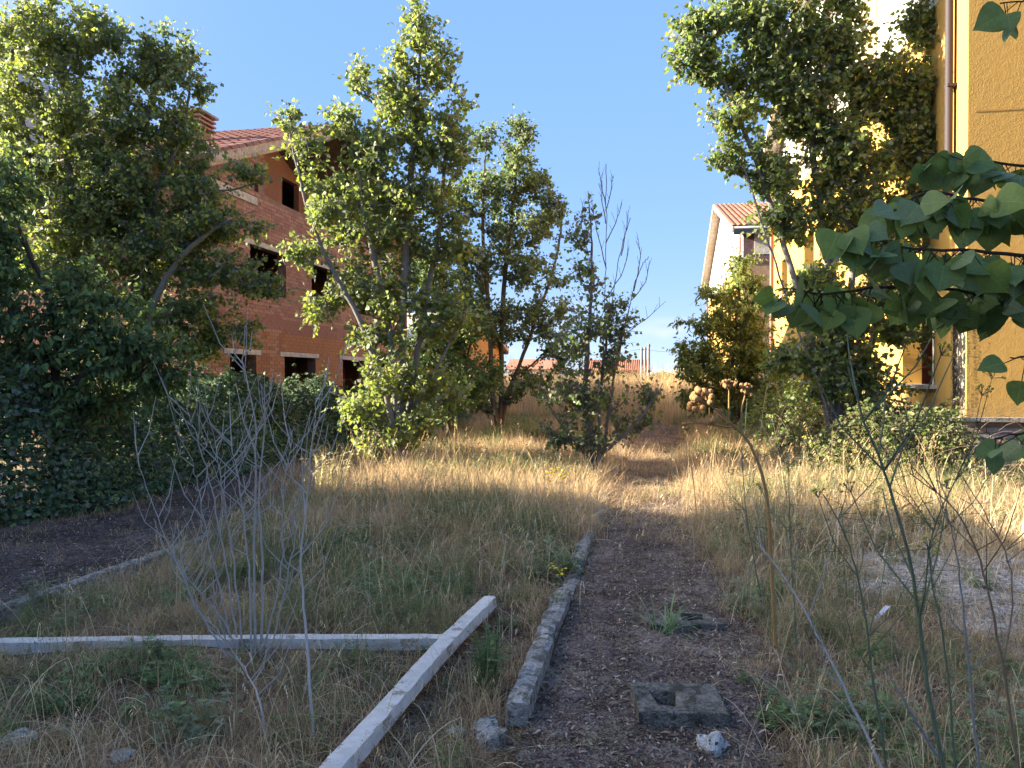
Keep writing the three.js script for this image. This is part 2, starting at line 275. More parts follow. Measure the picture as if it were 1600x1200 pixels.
// half-round roof tile along +z (down the slope), slightly conical
function tileGeo(l, w, seg = 6) {
  const p = [], idx = []; for (let k = 0; k < 2; k++) for (let s = 0; s <= seg; s++) { const a = Math.PI * s / seg, R = (k ? 0.56 : 0.46) * w; p.push(Math.cos(a) * R, Math.sin(a) * R * 0.8 + (k ? 0.012 : -0.004), k * l); }
  for (let s = 0; s <= seg; s++) { const a = Math.PI * s / seg, R = 0.56 * w - 0.016; p.push(Math.cos(a) * R, Math.sin(a) * R * 0.8 + 0.004, l); }
  const n = seg + 1; for (let s = 0; s < seg; s++) { idx.push(s, s + n, s + 1, s + 1, s + n, s + n + 1); idx.push(s + n, s + 2 * n, s + n + 1, s + n + 1, s + 2 * n, s + 2 * n + 1); }
  const g = new THREE.BufferGeometry(); g.setAttribute('position', new THREE.Float32BufferAttribute(p, 3)); g.setIndex(idx); g.computeVertexNormals(); return boxUV(g, 2);
}
const TILE = tileGeo(0.42, 0.24);

// B: three-storey building shell of bare brick, gable towards the street
function brickHouse() {
  const X = -10.4, z0 = -16.5, L = 15.2, eave = 6.75, apex = 9.75, r = rand(5), D = 12;
  const t = thing('brick_house', 'unfinished three-storey red brick building with empty window openings behind the bramble hedge', 'building', [X, 0, z0]);
  const holes = [[1.1, 2.4, 0.35, 2.17], [4.0, 6.06, 0.95, 2.17], [8.2, 10.3, 0.95, 2.17], [12.0, 13.4, 0.95, 2.17], [2.1, 4.1, 3.85, 5.08], [5.8, 7.5, 3.85, 5.08], [9.7, 11.3, 3.85, 5.02], [12.6, 13.8, 3.85, 5.02]];
  const loggia = [2.9, 12.3]; const slope = (apex - eave) / (L / 2), top = (a) => eave + slope * (a < L / 2 ? a : L - a);
  const out = [[0, -0.1], [L, -0.1], [L, eave], [loggia[1], top(loggia[1])], [loggia[1], 6.5], [loggia[0], 6.5], [loggia[0], top(loggia[0])], [0, eave]];
  obj('wall', streetWall(out, [...holes, [2.35, 2.55, 7.05, 7.25], [2.35, 2.55, 6.52, 6.72]], 0.26, 0, 0, -1), mortar, t).userData.label = 'street front of bare red brick';
  const nearWall = boxUV(box(D - 0.27, eave + 0.1, 0.26, -D / 2 - 0.135, eave / 2 - 0.05, -0.13)); obj('end_wall', nearWall, mortar, t);
  obj('end_wall', boxUV(box(D - 0.27, eave + 0.1, 0.26, -D / 2 - 0.135, eave / 2 - 0.05, -L + 0.13)), mortar, t);
  obj('rear_wall', boxUV(streetWall(gable(L, eave, apex), [], 0.2, -D, 0, -1)), mortar, t);
  obj('loggia_wall', boxUV(streetWall([[2.6, 6.4], [12.6, 6.4], [12.6, top(12.6) - 0.05], [L / 2, apex - 0.05], [2.6, top(2.6) - 0.05]], [[5.2, 6.4, 6.7, 8.6], [8.6, 9.9, 6.7, 8.6]], 0.2, -2.4, 0, -1)), brickMats[2], t);
  for (const a of [2.78, 12.42]) obj('loggia_cheek', boxUV(box(2.3, top(2.78) - 6.45, 0.2, -1.42, (top(2.78) + 6.4) / 2, -a)), brickMats[2], t);
  for (const y of [-0.06, 2.95, 6.28]) obj('floor_slab', boxUV(box(D - 0.6, 0.24, L - 0.6, -D / 2 - 0.02, y, -L / 2)), roomMat, t);
  for (const a of [3.2, 7.1, 11.2]) obj('partition', boxUV(box(D - 1.2, 6.1, 0.12, -D / 2 - 0.6, 3.1, -a)), brickMats[2], t);
  obj('partition', boxUV(box(0.12, 6.1, L - 0.8, -4.6, 3.1, -L / 2)), roomMat, t);
  // lintels and rough concrete sills
  holes.forEach(([a0, a1, y0, y1]) => { obj('lintel', boxUV(box(0.27, 0.13, a1 - a0 + 0.5, -0.12, y1 + 0.066, -(a0 + a1) / 2)), lintelMat, t); });
  obj('slab_edge', boxUV(box(0.05, 0.2, 2.4, 0.008, 6.25, -1.25)), lintelMat, t);
  // bricks: those that show largest one by one, the rest joined
  const bl = 0.285, bh = 0.088, jt = 0.011, shapes = [0, 1, 2].map((k) => box(0.016, bh, bl - k * 0.004, 0, 0, 0)), rest = brickMats.map(() => []), big = [];
  const blocked = (a, y, w) => holes.some(([a0, a1, y0, y1]) => a + w / 2 > a0 + 0.001 && a - w / 2 < a1 - 0.001 && y + bh / 2 > y0 && y - bh / 2 < y1 + 0) || holes.some(([a0, a1, y0, y1]) => Math.abs(a - (a0 + a1) / 2) < (a1 - a0) / 2 + 0.25 + w / 2 && y + bh / 2 > y1 && y - bh / 2 < y1 + 0.132) || (a > loggia[0] - w / 2 && a < loggia[1] + w / 2 && y > 6.5 - bh) || y + bh / 2 > top(a) - 0.06 || (a < 2.55 && y > 6.1 && y < 6.4) || (Math.abs(a - 2.45) < 0.25 && [7.15, 6.62].some((v) => Math.abs(y - v) < 0.13));
  let row = 0;
  for (let y = 0.05 + bh / 2; y < apex; y += bh + jt, row++) {
    for (let a = bl / 2 + (row % 2 ? -bl / 2 : 0); a < L; a += bl + jt) {
      let c = a, w = bl; if (c - w / 2 < 0.004) { w = c + w / 2 - 0.004; c = w / 2 + 0.004; } if (c + w / 2 > L) { w = L - c + w / 2; c = L - w / 2; } if (w < 0.05) continue;
      let parts = [[c, w]];
      for (const [a0, a1, y0, y1] of holes) if (y + bh / 2 > y0 && y - bh / 2 < y1) parts = parts.flatMap(([q, s]) => { const l = q - s / 2, h = q + s / 2, o = []; if (h <= a0 || l >= a1) return [[q, s]]; if (l < a0 - 0.03) o.push([(l + a0) / 2, a0 - l]); if (h > a1 + 0.03) o.push([(h + a1) / 2, h - a1]); return o; });
      for (const [q, s] of parts) {
        if (blocked(q, y, s)) continue;
        const e = [q, y, s, (r() - 0.5) * 0.006];
        if (y > 0.6 && y < 2.9 && q < 4 && s > bl - 0.01 && big.length < 290) big.push(e); else rest[y > 2.85 && y < 3.2 ? 2 : Math.floor(r() * 4)].push([...e, y < 2.85]);
      }
    }
  }
  for (const [q, y, s, d] of big) obj('brick', shapes[Math.floor(r() * 3)], r() < 0.7 ? brickOrange[Math.floor(r() * 3)] : brickMats[3], t, [0.0 + d + 0.004, y, -q]);
  const low = []; rest.forEach((list, k) => { const g = [], o = []; for (const [q, y, s, d, l] of list) (l && q < 8 ? o : g).push(box(0.016, bh, s, d + 0.004, y, -q)); if (g.length) { const m = obj('brickwork', boxUV(merge(g), 1), brickMats[k], t); m.userData.kind = 'stuff'; } low.push(...o); });
  { const m = obj('brickwork', boxUV(merge(low), 1), brickOrange[0], t); m.userData.kind = 'stuff'; }
  const side = [[], [], []]; row = 0;
  for (let y = 0.05 + bh / 2; y < eave - 0.1; y += bh + jt, row++) for (let a = 0.15 + (row % 2) * 0.148; a < D - 0.2; a += bl + jt) side[Math.floor(r() * 3)].push(box(bl, bh, 0.016, -a, y, 0.004 + (r() - 0.5) * 0.006));
  side.forEach((g, k) => { const m = obj('end_brickwork', boxUV(merge(g), 1), brickMats[k], t); m.userData.kind = 'stuff'; });
  // roof: slabs with boarded verge and tiles
  const ov = 0.55, sl = Math.atan(slope), len = (L / 2 + ov) / Math.cos(sl);
  for (const s of [0, 1]) {
    const g = new THREE.Group(); g.position.set(0, apex + 0.08, -L / 2); g.rotation.x = s ? -sl : sl; t.add(g); g.name = 'roof_slope';
    const dir = s ? -1 : 1;
    obj('roof_deck', boxUV(box(D + 2 * ov, 0.12, len, -D / 2, -0.0, dir * len / 2)), woodMat, g);
    obj('verge_board', boxUV(box(0.06, 0.22, len, ov + 0.035, -0.02, dir * len / 2)), fasciaMat, g);
    obj('verge_board', boxUV(box(0.05, 0.16, len, ov - 0.06, -0.15, dir * len / 2)), fasciaMat, g);
    for (let k = 0; k < Math.floor(len / 0.36); k++) { const m = obj('verge_tile', TILE, tileMats[k % 3], g, [ov + 0.0 + (k % 2) * 0.008, 0.06, dir * k * 0.36 * 1 + (s ? -0.42 : 0) + dir * 0.04]); m.rotation.set(0, s ? Math.PI : 0, 0); if (s) m.position.z = -(k * 0.36) - 0.04; m.rotation.x = (s ? -1 : 1) * 0.05; }
    const ribs = []; for (let c = 1; c < (D + ov) / 0.27; c++) for (let k = 0; k < Math.floor(len / 0.8); k++) { const q = tileGeo(0.84, 0.25, 4); if (s) q.rotateY(Math.PI); q.translate(ov - c * 0.27, 0.06, dir * (k * 0.8)); ribs.push(q); }
    const m = obj('roof_tiles', merge(ribs), tileMats[0], g); m.userData.kind = 'stuff';
  }
  // chimney with a stack of slatted concrete slabs
  const c = new THREE.Group(); c.name = 'chimney'; t.add(c); c.position.set(-1.7, 0, -2.2);
  obj('chimney_shaft', boxUV(box(0.7, 1.9, 0.62, 0, 7.15, 0)), stucco(0.60, 0.34, 0.14), c);
  for (let k = 0; k < 3; k++) { obj('chimney_slat', boxUV(box(0.9, 0.05, 0.8, 0, 8.2 + k * 0.12, 0)), brickMats[3], c); for (const [u, w] of [[-0.3, -0.26], [0.3, -0.26], [-0.3, 0.26], [0.3, 0.26]]) obj('chimney_post', box(0.08, 0.07, 0.08, u, 8.26 + k * 0.12, w), mortar, c); }
  obj('chimney_cap', boxUV(box(1.0, 0.06, 0.9, 0, 8.57, 0)), concrete, c);
}
brickHouse();

// plain gabled rendered houses of the same estate
function roofOf(t, X, L, eave, apex, D, side, ov = 0.5, detail = 1) { // gable to the street at local x = 0; the house runs to side * D
  const slope = (apex - eave) / (L / 2), sl = Math.atan(slope), len = (L / 2 + ov) / Math.cos(sl);
  for (const s of [0, 1]) {
    const g = new THREE.Group(); g.name = 'roof_slope'; g.position.set(0, apex + 0.1, -L / 2); g.rotation.x = s ? -sl : sl; t.add(g); const dir = s ? -1 : 1;
    obj('roof_deck', boxUV(box(D + 2 * ov, 0.14, len, side * D / 2, 0, dir * len / 2)), fasciaMat, g);
    obj('eave_gutter', boxUV(box(D + 2 * ov, 0.3, 0.16, side * D / 2, -0.1, dir * (len + 0.05))), grained(0.16, 0.16, 0.18, 0.6), g);
    obj('verge_board', boxUV(box(0.07, 0.26, len, -side * (ov + 0.03), -0.03, dir * len / 2)), fasciaMat, g);
    const rows = Math.floor(len / 0.42), sets = [[], [], []];
    for (let c = 0; c < (D + 2 * ov) / 0.29; c++) for (let k = 0; k < rows; k++) { const q = TILE.clone(); if (s) q.rotateY(Math.PI); q.rotateX(dir * 0.04); q.translate(-side * (ov - 0.1) + side * c * 0.29, 0.07, dir * (k * 0.4)); sets[(c * 7 + k * 3 + ((c * k) % 5)) % 3].push(q); }
    if (detail) sets.forEach((q, k) => { const m = obj('roof_tiles', merge(q), tileMats[k], g); m.userData.kind = 'stuff'; });
  }
}
// stains of black mould under the broken downpipe: matter with a grain, part of the render
const ochre = [0.52, 0.31, 0.085];
function stainTex(u0, u1, y0, y1, fn) { // one texture over the whole wall region, uv 0..1 over it
  const n = 1024; return tex(n, (u, v) => fn(lerp(u0, u1, u), lerp(y0, y1, v)), 1);
}
const srgb = (c) => c.map((x) => x <= 0.0031308 ? x * 12.92 : 1.055 * Math.pow(x, 1 / 2.4) - 0.055);
const ochreTex = stainTex(-3, 9, 0, 9, (a, y) => { // a: metres from the corner, negative on the street side
  const grainy = 0.95 + 0.05 * nz(a * 14, y * 14) + 0.06 * nz(a * 50, y * 50, 2) + 0.05 * nz(a * 0.7, y * 0.5, 6);
  let c = ochre.map((x) => x * grainy);
  const streak = nz(a * 12, y * 0.8, 3) * 0.35 + nz(a * 30, y * 3, 5) * 0.3 + nz(a * 34, y * 30, 9) * 0.35 + nz(a * 70, y * 60, 4) * 0.35;
  const band = a < 0 ? smooth(-0.75, -0.30, a) * smooth(-0.02, -0.06, a) * 1.2 + smooth(-0.6, -0.1, a) * 0.25 : smooth(0.45, 0.02, a) * 0.45;
  const m = smooth(0.28, 0.62, band * smooth(4.2, 2.6, y) + streak * 0.45 * (band > 0.02 ? 1 : 0) - 0.05);
  c = mix3(c, [0.022, 0.02, 0.018], m);
  const damp = smooth(0.35, 0.75, smooth(1.7, 1.05, y) * 0.6 + streak * 0.6); // dirt splashed above the plinth
  c = mix3(c, [0.27, 0.18, 0.09], damp * 0.55);
  const peel = smooth(0.33, 0.42, nz(a * 15, y * 11, 12) * 0.5 + nz(a * 40, y * 33, 2) * 0.4 + band * 0.15) * (a < 0 && y < 3.2 && a > -1.2 ? 1 : 0); c = mix3(c, [0.45, 0.36, 0.25], peel * 0.7);
  return srgb(c);
});
const ochreMat = mat(1, 1, 1, 0.95, { map: ochreTex, bumpMap: (() => { const t = grainBump.clone(); t.repeat.set(12, 9); return t; })(), bumpScale: 0.003 });
ochreTex.wrapS = ochreTex.wrapT = THREE.ClampToEdgeWrapping;
const wallUV = (g, f) => { const p = g.attributes.position, uv = g.attributes.uv; for (let i = 0; i < p.count; i++) { const a = f(p.getX(i), p.getZ(i)); uv.setXY(i, (a + 3) / 12, p.getY(i) / 9); } return g; };
const ochrePlain = stucco(...ochre), cream = stucco(0.78, 0.72, 0.62), white = stucco(0.80, 0.79, 0.77), plumMat = stucco(0.20, 0.13, 0.13), tan = stucco(0.50, 0.33, 0.20), pipeMat = mat(0.028, 0.018, 0.022, 0.75), pipeRed = mat(0.28, 0.09, 0.06, 0.55), dark = mat(0.02, 0.02, 0.022, 0.4);
const plinthMats = [[0.40, 0.30, 0.22], [0.50, 0.42, 0.33], [0.30, 0.23, 0.18], [0.55, 0.47, 0.38], [0.36, 0.33, 0.30]].map((c) => grained(...c, 0.93, 4, 0.008));
function ochreHouse(z0, L, near, label) {
  const X = 4.4, D = 13, eave = 8.9, apex = 12.6, t = thing('rendered_house', label, 'building', [X, 0, z0]), r = rand(near ? 21 : 22);
  const wins = [[1.25, 2.85, 1.4, 2.78], [6.2, 7.6, 1.4, 2.78], [10.6, 12, 1.4, 2.78], [L - 3, L - 1.9, 1.3, 2.7], [1.25, 2.85, 4.3, 5.6], [6.2, 7.6, 4.3, 5.6], [10.6, 12, 4.3, 5.6], [L - 3, L - 1.9, 4.3, 5.6]];
  const lower = streetWall([[0, -0.1], [L, -0.1], [L, 7.5], [0, 7.5]], wins, 0.32, 0, 0, 1);
  obj('wall', near ? wallUV(lower, (x, z) => clamp(z, -2.95, 0) - x * 0) : lower, near ? ochreMat : ochrePlain, t).userData.label = 'ochre street front';
  const upper = [[0, 7.5], [L, 7.5], [L, eave], [L / 2, apex], [0, eave]];
  obj('upper_wall', streetWall(upper, [], 0.32, 0.01, 0, 1), white, t).userData.label = 'white gable storey';
  for (let k = 0; k < 5; k++) { const a = 1.3 + k * (L - 2.6) / 4, hgt = eave + (apex - eave) * (1 - Math.abs(a - L / 2) / (L / 2)) - 0.6 - 7.75; obj('gable_panel', boxUV(box(0.03, hgt, 1.1, 0.005, 7.7 + hgt / 2, -a)), k % 2 ? tan : plumMat, t); }
  const front = boxUV(box(D - 0.003, 7.6, 0.3, D / 2 + 0.0015, 3.7, -0.146)); obj('end_wall', near ? wallUV(front, (x) => clamp(x, 0, 9)) : front, near ? ochreMat : tan, t);
  obj('upper_end_wall', boxUV(box(D - 0.013, eave - 7.502, 0.3, D / 2 + 0.0065, (7.502 + eave) / 2, -0.146)), plumMat, t);
  obj('end_panel', boxUV(box(D - 0.7, 0.98, 0.04, D / 2 + 0.2, 8.15, 0.026)), cream, t);
  obj('end_band', boxUV(box(D - 0.34, 0.36, 0.03, D / 2 + 0.17, 7.42, 0.020)), plumMat, t);
  obj('far_wall', boxUV(box(D - 0.33, eave + 0.1, 0.3, D / 2 + 0.165, eave / 2 - 0.05, -L + 0.151)), ochrePlain, t);
  obj('rear_wall', streetWall(gable(L, eave, apex), [], 0.2, D, 0, 1), ochrePlain, t);
  obj('floor_slab', box(D - 0.8, 0.2, L - 0.8, D / 2, 3.2, -L / 2), roomMat, t); obj('floor_slab', box(D - 0.8, 0.2, L - 0.8, D / 2, 6.6, -L / 2), roomMat, t);
  obj('inner_wall', boxUV(box(0.12, 6.4, L - 0.8, 1.3, 3.2, -L / 2)), brickMats[2], t);
  if (near) obj('joint_line', box(D - 0.4, 0.02, 0.006, D / 2 - 0.1, 5.36, 0.0055), stucco(0.52, 0.29, 0.095), t);
  for (const [a0, a1, y0, y1] of wins) {
    const w = new THREE.Group(); w.name = 'window'; t.add(w);
    obj('window_sill', boxUV(box(0.42, 0.06, a1 - a0 + 0.2, 0.1, y0 + 0.031, -(a0 + a1) / 2)), lintelMat, w);
    obj('frame_bar', box(0.06, y1 - y0 - 0.07, 0.07, 0.27, (y0 + y1) / 2 + 0.03, -(a0 + a1) / 2), lintelMat, w);
  }
  const pr = [V(-0.09, 9, -0.46), V(-0.09, near ? 4.0 : 0.3, -0.46)]; obj('downpipe', geoOf(tube(pr, [0.055, 0.055], 10)), near ? pipeMat : pipeRed, t);
  obj('downpipe', geoOf(tube([V(-0.09, 9, -L + 0.1), V(-0.09, 0.3, -L + 0.1)], [0.055, 0.055], 10)), pipeRed, t);
  for (const y of near ? [4.3, 5.9, 7.3] : []) obj('pipe_bracket', box(0.14, 0.04, 0.15, -0.06, y, -0.46), pipeMat, t);
  // stone-clad plinth with a ledge
  const pl = new THREE.Group(); pl.name = 'plinth'; t.add(pl);
  obj('plinth_core', boxUV(merge([box(D, 1.0, 0.05, D / 2 - 0.03, 0.45, 0.027), box(0.05, 1.0, L, -0.027, 0.45, -L / 2 + 0.0)])), mortar, pl);
  obj('plinth_ledge', boxUV(merge([box(D + 0.1, 0.06, 0.16, D / 2 - 0.05, 0.99, 0.082), box(0.16, 0.058, L, -0.082, 0.99, -L / 2)])), concrete, pl);
  if (near) {
    for (let y = 0.02; y < 0.93;) { const h = Math.min(0.05 + r() * 0.05, 0.955 - y); for (let x = -0.09; x < 3.4;) { const l = 0.14 + r() * 0.34; obj('stone', boxUV(box(l - 0.012, h - 0.01, 0.03 + r() * 0.03, 0, 0, 0), 1), plinthMats[Math.floor(r() * 5)], pl, [x + l / 2, y + h / 2, 0.06]); x += l; } y += h; }
    for (let y = 0.02; y < 0.93;) { const h = Math.min(0.06 + r() * 0.05, 0.955 - y); for (let z = 0.03; z > -2.2;) { const l = 0.2 + r() * 0.34; obj('stone', boxUV(box(0.03 + r() * 0.03, h - 0.01, l - 0.012, 0, 0, 0), 1), plinthMats[Math.floor(r() * 5)], pl, [-0.06, y + h / 2, z - l / 2]); z -= l; } y += h; }
  }
  roofOf(t, X, L, eave, apex, D, 1, 0.5, near ? 0 : 1);
  return t;
}
ochreHouse(-11.95, 17.9, true, 'yellow ochre rendered house with stone plinth and black mould stain at the corner');
ochreHouse(-39.8, 24, false, 'house with white gable and red tiled roof beyond the ochre house');
function plainHouse(name, label, X, z0, L, D, eave, apex, wallM, wins, detail = 0) {
  const t = thing(name, label, 'building', [X, 0, z0]);
  obj('wall', streetWall(gable(L, eave, apex, -0.1), wins, 0.3, 0, 0, -1), wallM, t);
  obj('end_wall', boxUV(box(D - 0.31, eave + 0.1, 0.3, -D / 2 - 0.155, eave / 2 - 0.05, -0.151)), wallM, t); obj('end_wall', boxUV(box(D - 0.31, eave + 0.1, 0.3, -D / 2 - 0.155, eave / 2 - 0.05, -L + 0.151)), wallM, t);
  obj('rear_wall', streetWall(gable(L, eave, apex), [], 0.2, -D, 0, -1), wallM, t);
  for (const [a0, a1, y0, y1] of wins) { const w = new THREE.Group(); w.name = 'window'; t.add(w); obj('window_sill', box(0.4, 0.06, a1 - a0 + 0.2, -0.1, y0 + 0.031, -(a0 + a1) / 2), lintelMat, w); obj('pane', box(0.02, y1 - y0, a1 - a0, -0.2, (y0 + y1) / 2, -(a0 + a1) / 2), dark, w); }
  roofOf(t, X, L, eave, apex, D, -1, 0.5, detail); return t;
}
{ // the near house of the left row stands outside the frame; its shadow lies over the foreground
  const wm = stucco(0.62, 0.56, 0.48), t = plainHouse('shading_house', 'rendered house with a low wing left of the frame that shades the foreground', -11, 14.7, 16.2, 10, 7.6, 10.4, wm, [[3, 4.5, 1, 2.3], [8, 9.5, 1, 2.3], [13, 14.5, 1, 2.3], [3, 4.5, 4, 5.3], [8, 9.5, 4, 5.3], [13, 14.5, 4, 5.3]]);
  obj('wing_wall', boxUV(box(9, 5.9, 5.75, -4.5, 2.9, -19.1)), wm, t); const d = obj('wing_roof', boxUV(box(10, 0.16, 6.2, -4.5, 0, 0)), tileMats[0], t, [0, 5.98, -19.15]); d.rotation.z = 0.0;
  for (const a of [17.6, 20.2]) obj('wing_window', box(0.04, 1.2, 1.2, 0.012, 1.7, -a), dark, t);
}
{ // taller pale house behind the brick one, eave along the street
  const X = -24, zf = -36, L = 14, D = 9, eave = 12.6, apex = 15.4, t = thing('pale_house', 'tall pale grey house with tiled eave showing over the left treetops', 'building', [X, 0, zf]);
  const holes = []; for (let k = 0; k < 3; k++) for (const y of [0.95, 3.9, 6.9, 9.8]) holes.push([-L + 2 + k * 5, -L + 3.5 + k * 5, y, y + 1.3]);
  const pale = stucco(0.62, 0.60, 0.62);
  obj('wall', streetWall([[-L, -0.1], [0, -0.1], [0, eave], [-L, eave]], holes, 0.3, 0, 0, -1), pale, t);
  const gw = wallShape([[0.31, -0.1], [D - 0.31, -0.1], [D - 0.31, eave], [D / 2, apex], [0.31, eave]], [], 0.3);
  for (const z of [0, L - 0.3]) { const g = gw.clone(); g.rotateY(Math.PI); g.translate(0, 0, z + 0.3); obj('end_wall', boxUV(g), pale, t); }
  obj('rear_wall', boxUV(box(0.3, eave + 0.1, L, -D + 0.15, eave / 2 - 0.05, L / 2)), pale, t);
  for (const [a0, a1, y0, y1] of holes) { const w = new THREE.Group(); w.name = 'window'; t.add(w); obj('pane', box(0.02, y1 - y0, a1 - a0, -0.2, (y0 + y1) / 2, -(a0 + a1) / 2), dark, w); obj('window_sill', box(0.4, 0.06, a1 - a0 + 0.2, -0.1, y0 + 0.031, -(a0 + a1) / 2), lintelMat, w); }
  const sl = Math.atan((apex - eave) / (D / 2)), len = (D / 2 + 0.5) / Math.cos(sl);
  for (const s of [1, -1]) {
    const g = new THREE.Group(); g.name = 'roof_slope'; g.position.set(-D / 2, apex + 0.1, L / 2); g.rotation.z = -s * sl; t.add(g);
    obj('roof_deck', boxUV(box(len, 0.14, L + 0.8, s * len / 2, 0, 0)), fasciaMat, g);
    if (s > 0) for (let k = 0; k < 60; k++) { const m = obj('eave_tile', TILE, tileMats[k % 3], g, [len - 0.36, 0.07, -L / 2 - 0.3 + k * 0.27]); m.rotation.y = Math.PI / 2; }
  }
}
plainHouse('orange_house', 'low orange rendered house glimpsed between the trunks of the middle trees', -10.4, -36, 16, 10, 3.4, 5.2, stucco(0.58, 0.30, 0.11), [[2, 3.4, 1, 2.2], [6, 7.4, 1, 2.2], [10, 11.4, 1, 2.2]]);
{ // far red-roofed house, ridge across the view
  const t = thing('red_roof_house', 'small distant house with a red tiled roof at the end of the path', 'building', [-5.2, 0, -112]), w = 8, d = 7;
  obj('wall', boxUV(box(w, 2.5, d, 0, 1.2, 0)), stucco(0.22, 0.13, 0.10), t);
  const g = new THREE.ExtrudeGeometry(new THREE.Shape([[-d / 2 - 0.5, 2.4], [d / 2 + 0.5, 2.4], [0, 4.0]].map((q) => new THREE.Vector2(...q))), { depth: w + 0.8, bevelEnabled: false }).rotateY(Math.PI / 2).translate(-w / 2 - 0.4, 0, 0);
  const rf = obj('roof', boxUV(g), grained(0.50, 0.13, 0.085, 0.9, 0.5), t); const ribs = [];
  for (let k = 0; k < 29; k++) ribs.push(box(0.12, 0.06, 4.3, -w / 2 - 0.2 + k * 0.295, 3.24, 2.0).translate(0, -3.24, -2.0).rotateX(Math.atan(1.6 / 4)).translate(0, 3.26, 2.0));
  const rb = obj('roof_rib', merge(ribs), tileMats[2], rf); rb.userData.kind = 'stuff';
  for (const x of [-2.4, 0, 2.4]) obj('window', box(1.1, 1.1, 0.06, x, 1.4, d / 2 + 0.02), dark, t);
}
{ // low shed with a brown tile roof behind the fruit tree
  const t = thing('tiled_shed', 'low shed with sagging brown tiled roof beyond the fruit tree', 'shed', [9.5, 0, -95]);
  obj('wall', boxUV(box(9, 2.2, 6, 0, 1.1, 0)), stucco(0.40, 0.32, 0.25), t); const g = boxUV(box(10.2, 0.16, 7, 0, 0, 0)); const m = obj('roof', g, grained(0.26, 0.17, 0.13, 0.95, 0.5), t, [0, 3.2, 0]); m.rotation.z = 0.21;
}
{
  const t = thing('pale_far_house', 'pale low house far off between the trunks', 'building', [-16, 0, -105]);
  obj('wall', boxUV(box(6.2, 2.6, 7, 0, 1.3, 0)), stucco(0.62, 0.50, 0.42), t);
  const g = new THREE.ExtrudeGeometry(new THREE.Shape([[-4, 2.55], [4, 2.55], [0, 4.0]].map((q) => new THREE.Vector2(...q))), { depth: 7, bevelEnabled: false }).rotateY(Math.PI / 2).translate(-3.5, 0, 0); obj('roof', boxUV(g), tileMats[0], t);
  for (const x of [-2, 0, 2]) obj('window', box(1, 1, 0.06, x, 1.5, 3.52), dark, t);
}
{ // power poles and their wires
  const where = [['tallest of the three grey poles beside the red roof', [-0.49,1.60,-93.44], 5.5], ['grey pole nearest the red roof', [-1.26,1.60,-89.24], 4.9], ['middle one of the three grey poles beside the red roof', [-0.89,1.60,-91.34], 5.0]];
  for (const [label, p, h] of where) { const t = thing('utility_pole', label, 'pole', [p[0], 0, p[2]], 'poles beside the far red roof'); obj('pole', geoOf(tube([V(0, -0.2, 0), V(0, h, 0)], [0.2, 0.14], 8)), grained(0.36, 0.33, 0.30, 0.9), t); obj('insulator', box(0.5, 0.1, 0.1, 0, h - 0.25, 0), concrete, t); }
  const a = where[1][1], w = (q0, q1, sag, label) => { const pts = Array.from({ length: 13 }, (_, k) => V(lerp(q0[0], q1[0], k / 12), lerp(q0[1], q1[1], k / 12) - sag * 4 * (k / 12) * (1 - k / 12), lerp(q0[2], q1[2], k / 12))); const m = obj('overhead_wire', geoOf(tube(pts, pts.map(() => 0.022), 4)), mat(0.05, 0.05, 0.05), scene); tag(m, label, 'wire'); };
  w([a[0], 4.75, a[2]], [6.31,4.11,-72.32], 0.35, 'overhead wire sagging from the poles towards the fruit tree'); w([a[0], 4.75, a[2]], [-14.43,4.81,-109.19], 0.5, 'overhead wire running left from the poles behind the dead tree');
}

// ---------------------------------------------------------------- trees
const barkPale = grained(0.30, 0.28, 0.25, 0.9, 6, 0.006), barkBrown = grained(0.16, 0.12, 0.09, 0.93, 6, 0.008), barkDead = grained(0.24, 0.20, 0.18, 0.93, 6, 0.004);
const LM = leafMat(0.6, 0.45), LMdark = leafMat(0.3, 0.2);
const palePal = [[0.259, 0.308, 0.042], [0.231, 0.287, 0.042], [0.175, 0.245, 0.042], [0.294, 0.322, 0.049], [0.175, 0.238, 0.07], [0.28, 0.308, 0.21]];
const greenPal = [[0.126, 0.203, 0.042], [0.154, 0.231, 0.042], [0.098, 0.168, 0.042], [0.189, 0.259, 0.049], [0.196, 0.231, 0.14]];
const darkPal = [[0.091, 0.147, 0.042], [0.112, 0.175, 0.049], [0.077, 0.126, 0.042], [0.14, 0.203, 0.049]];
function tree(name, label, o, group) {
  const t = thing(name, label, 'tree', [o.base[0], 0, o.base[2]], group); growTree(t, o);
  for (const c of t.children) c.position.set(-o.base[0], 0, -o.base[2]); return t;
}
tree('poplar_tree', 'tall sunlit poplar at the left edge beside the pale house', { seed: 101, base: [-10.6, 0, -12.8], stems: [[[-10.61,2.89,-12.59],[-10.64,4.67,-12.59],[-10.73,6.22,-12.57],[-10.84,7.89,-12.55]], [[-10.78,2.89,-12.56],[-11.14,4.67,-12.50],[-11.49,6.22,-12.43],[-11.72,7.77,-12.39]]],
  lobes: [[-10.90,7.95,-12.54,0.83,0.60],[-11.66,8.01,-12.40,0.66,0.66],[-10.02,7.71,-12.70,0.60,0.48],[-10.84,6.94,-12.55,1.07,0.71],[-11.60,6.34,-12.41,0.71,0.71],[-10.32,6.10,-12.65,0.95,0.66],[-10.78,5.27,-12.56,1.13,0.66],[-11.60,5.03,-12.41,0.71,0.71],[-10.43,4.44,-12.63,1.07,0.54],[-11.25,3.84,-12.48,0.83,0.60],[-10.55,3.48,-12.60,0.95,0.54]], tips: 1050, leaf: 0.078, palette: palePal, leafMat: LM, bark: barkPale, up: 0.9, perSprig: 5 });
